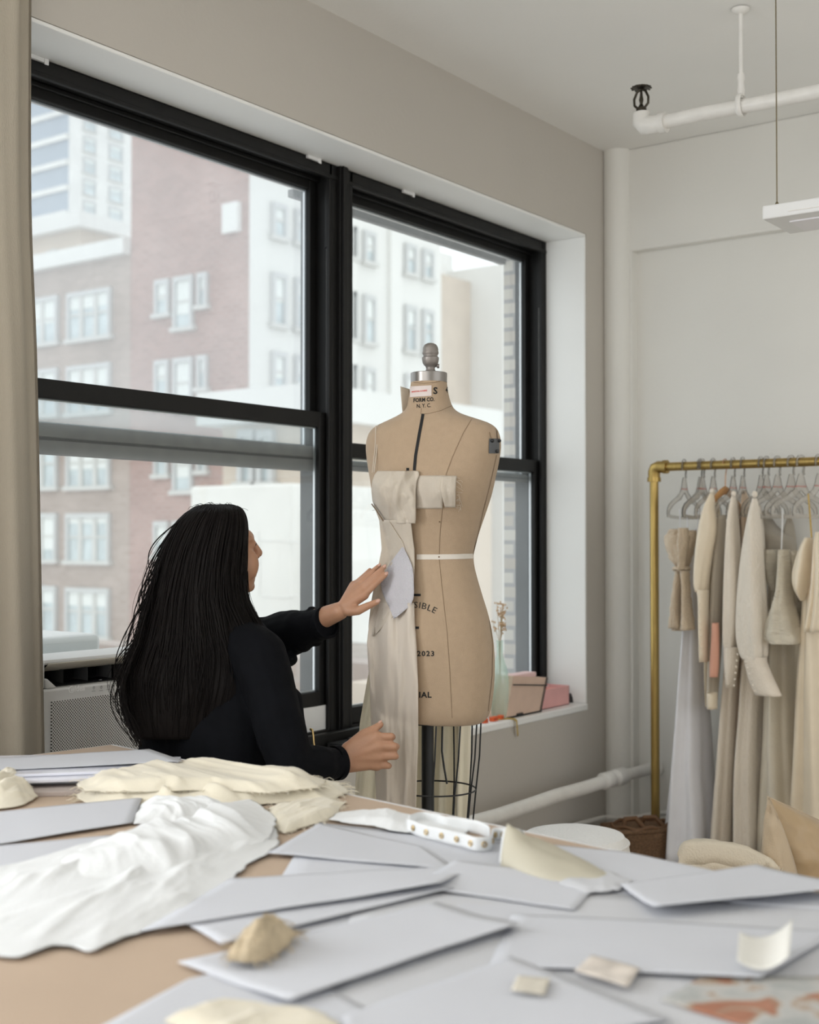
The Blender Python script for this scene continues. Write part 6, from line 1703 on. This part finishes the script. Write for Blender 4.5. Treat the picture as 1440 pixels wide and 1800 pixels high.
def organza():
    root = thing('organza_fold', tpx(980, 1530, KZ), 'folded translucent organza and white ribbon right of the eyelet strap', 'cloth', GF)
    D = lambda px, py, z: tpx(px, py, KZ)+Vector((0, 0, z))
    rows = []
    for i in range(25):
        t = i/24; row = []
        a = cinterp([(0, 905, 1500), (.5, 985, 1510), (1, 1100, 1556)], t); b = cinterp([(0, 880, 1532), (.5, 960, 1556), (1, 1080, 1566)], t)
        for k in range(17):
            u = k/16; row.append(D(lerp(a[0], b[0], u), lerp(a[1], b[1], u), .004+(.050*(1-t)**.8)*sin(pi*u)**.7*(1+.2*fbm((t*3, u*3, 2)))))
        rows.append(row)
    MB().grid(rows).build('roll', M['organza_roll'], root, angle=0, solid=.0012)
    rows = []
    for i in range(17):
        t = i/16; a = cinterp([(0, 878, 1530), (.5, 888, 1502), (1, 918, 1486)], t); b = cinterp([(0, 896, 1534), (.5, 912, 1508), (1, 930, 1494)], t)
        rows.append([D(lerp(a[0], b[0], k/6), lerp(a[1], b[1], k/6), .012+.030*sin(pi*t)) for k in range(7)])
    MB().grid(rows).build('ribbon', M['calico'], root, angle=0, solid=.001)
organza()
heap('thin_scrap', 'thin off-white scrap beside the folded organza', 'cloth', [(1000, 1536), (1060, 1532), (1110, 1552), (1090, 1570), (1030, 1572), (985, 1560)], KZ+.004, M['paper_warm'], .010, 10, 41, GF)
heap('gauze_scrap', 'small tan gauze tuft on the near white sheet', 'cloth scrap', [(400, 1692), (425, 1655), (465, 1628), (490, 1626), (512, 1645), (498, 1668), (470, 1690), (430, 1702)], KZ+.012, mat('tan_gauze', (.55, .45, .31), .95, var=.2, vscale=40, bump=.6, bscale=120, trans=.1), .05, 22, 51, GF, fray=60, edge=.8)
M['print_photo'] = mat('printed_swatch_card', (.66, .60, .54), .5, var=.3, vscale=30)
sheet('photo_card', 'printed photo card with tan blossoms at lower right', 'card', [(1010, 1708), (1040, 1682), (1125, 1706), (1104, 1738)], KZ+.0105, M['print_photo'], None, 8, group='small cards on the table')
sheet('fabric_swatch', 'small square fabric swatch at bottom centre', 'swatch', [(898, 1744), (910, 1718), (968, 1722), (958, 1752)], KZ+.0115, mat('ecru_swatch', (.62, .58, .50), .9, var=.1, vscale=60), None, 8, group='small cards on the table')
sheet('curled_card', 'small bright white curled card at lower right', 'card', [(1300, 1668), (1394, 1660), (1388, 1712), (1296, 1704)], KZ+.014, mat('bright_card', (.86, .85, .80), .6, trans=.1), lambda u, v: .026*(u-.4)**2*2+.010*(1-v), 10, group='small cards on the table')
fm = bpy.data.materials.new('floral_print'); fm.use_nodes = True; nt = fm.node_tree; b_ = nt.nodes['Principled BSDF']; b_.inputs['Roughness'].default_value = .7
tc = nt.nodes.new('ShaderNodeTexCoord'); vo = nt.nodes.new('ShaderNodeTexNoise'); vo.inputs['Scale'].default_value = 17; vo.inputs['Detail'].default_value = 2; vo.inputs['Distortion'].default_value = .6
rp = nt.nodes.new('ShaderNodeValToRGB'); rp.color_ramp.elements.remove(rp.color_ramp.elements[0])
rp.color_ramp.elements[0].position = 0; rp.color_ramp.elements[0].color = (.20, .21, .20, 1)
for pos, col in ((.40, (.42, .43, .42, 1)), (.50, (.50, .49, .47, 1)), (.545, (.40, .30, .22, 1)), (.60, (.36, .15, .09, 1)), (.70, (.46, .24, .16, 1))):
    e = rp.color_ramp.elements.new(pos); e.color = col
nt.links.new(tc.outputs['Object'], vo.inputs['Vector']); nt.links.new(vo.outputs[0], rp.inputs[0]); nt.links.new(rp.outputs[0], b_.inputs['Base Color'])
sheet('floral_print', 'rust and grey floral printed sheet in the lower right corner', 'print', [(1160, 1762), (1236, 1718), (1560, 1720), (1500, 1860)], KZ+.0035, fm, None, 12)
heap('bottom_cloth', 'pale cloth fold at the bottom edge of the photo', 'cloth', [(300, 1800), (380, 1772), (460, 1768), (540, 1782), (600, 1810), (520, 1840), (380, 1840)], KZ+.003, M['gauze'], .02, 8, 61, GF)
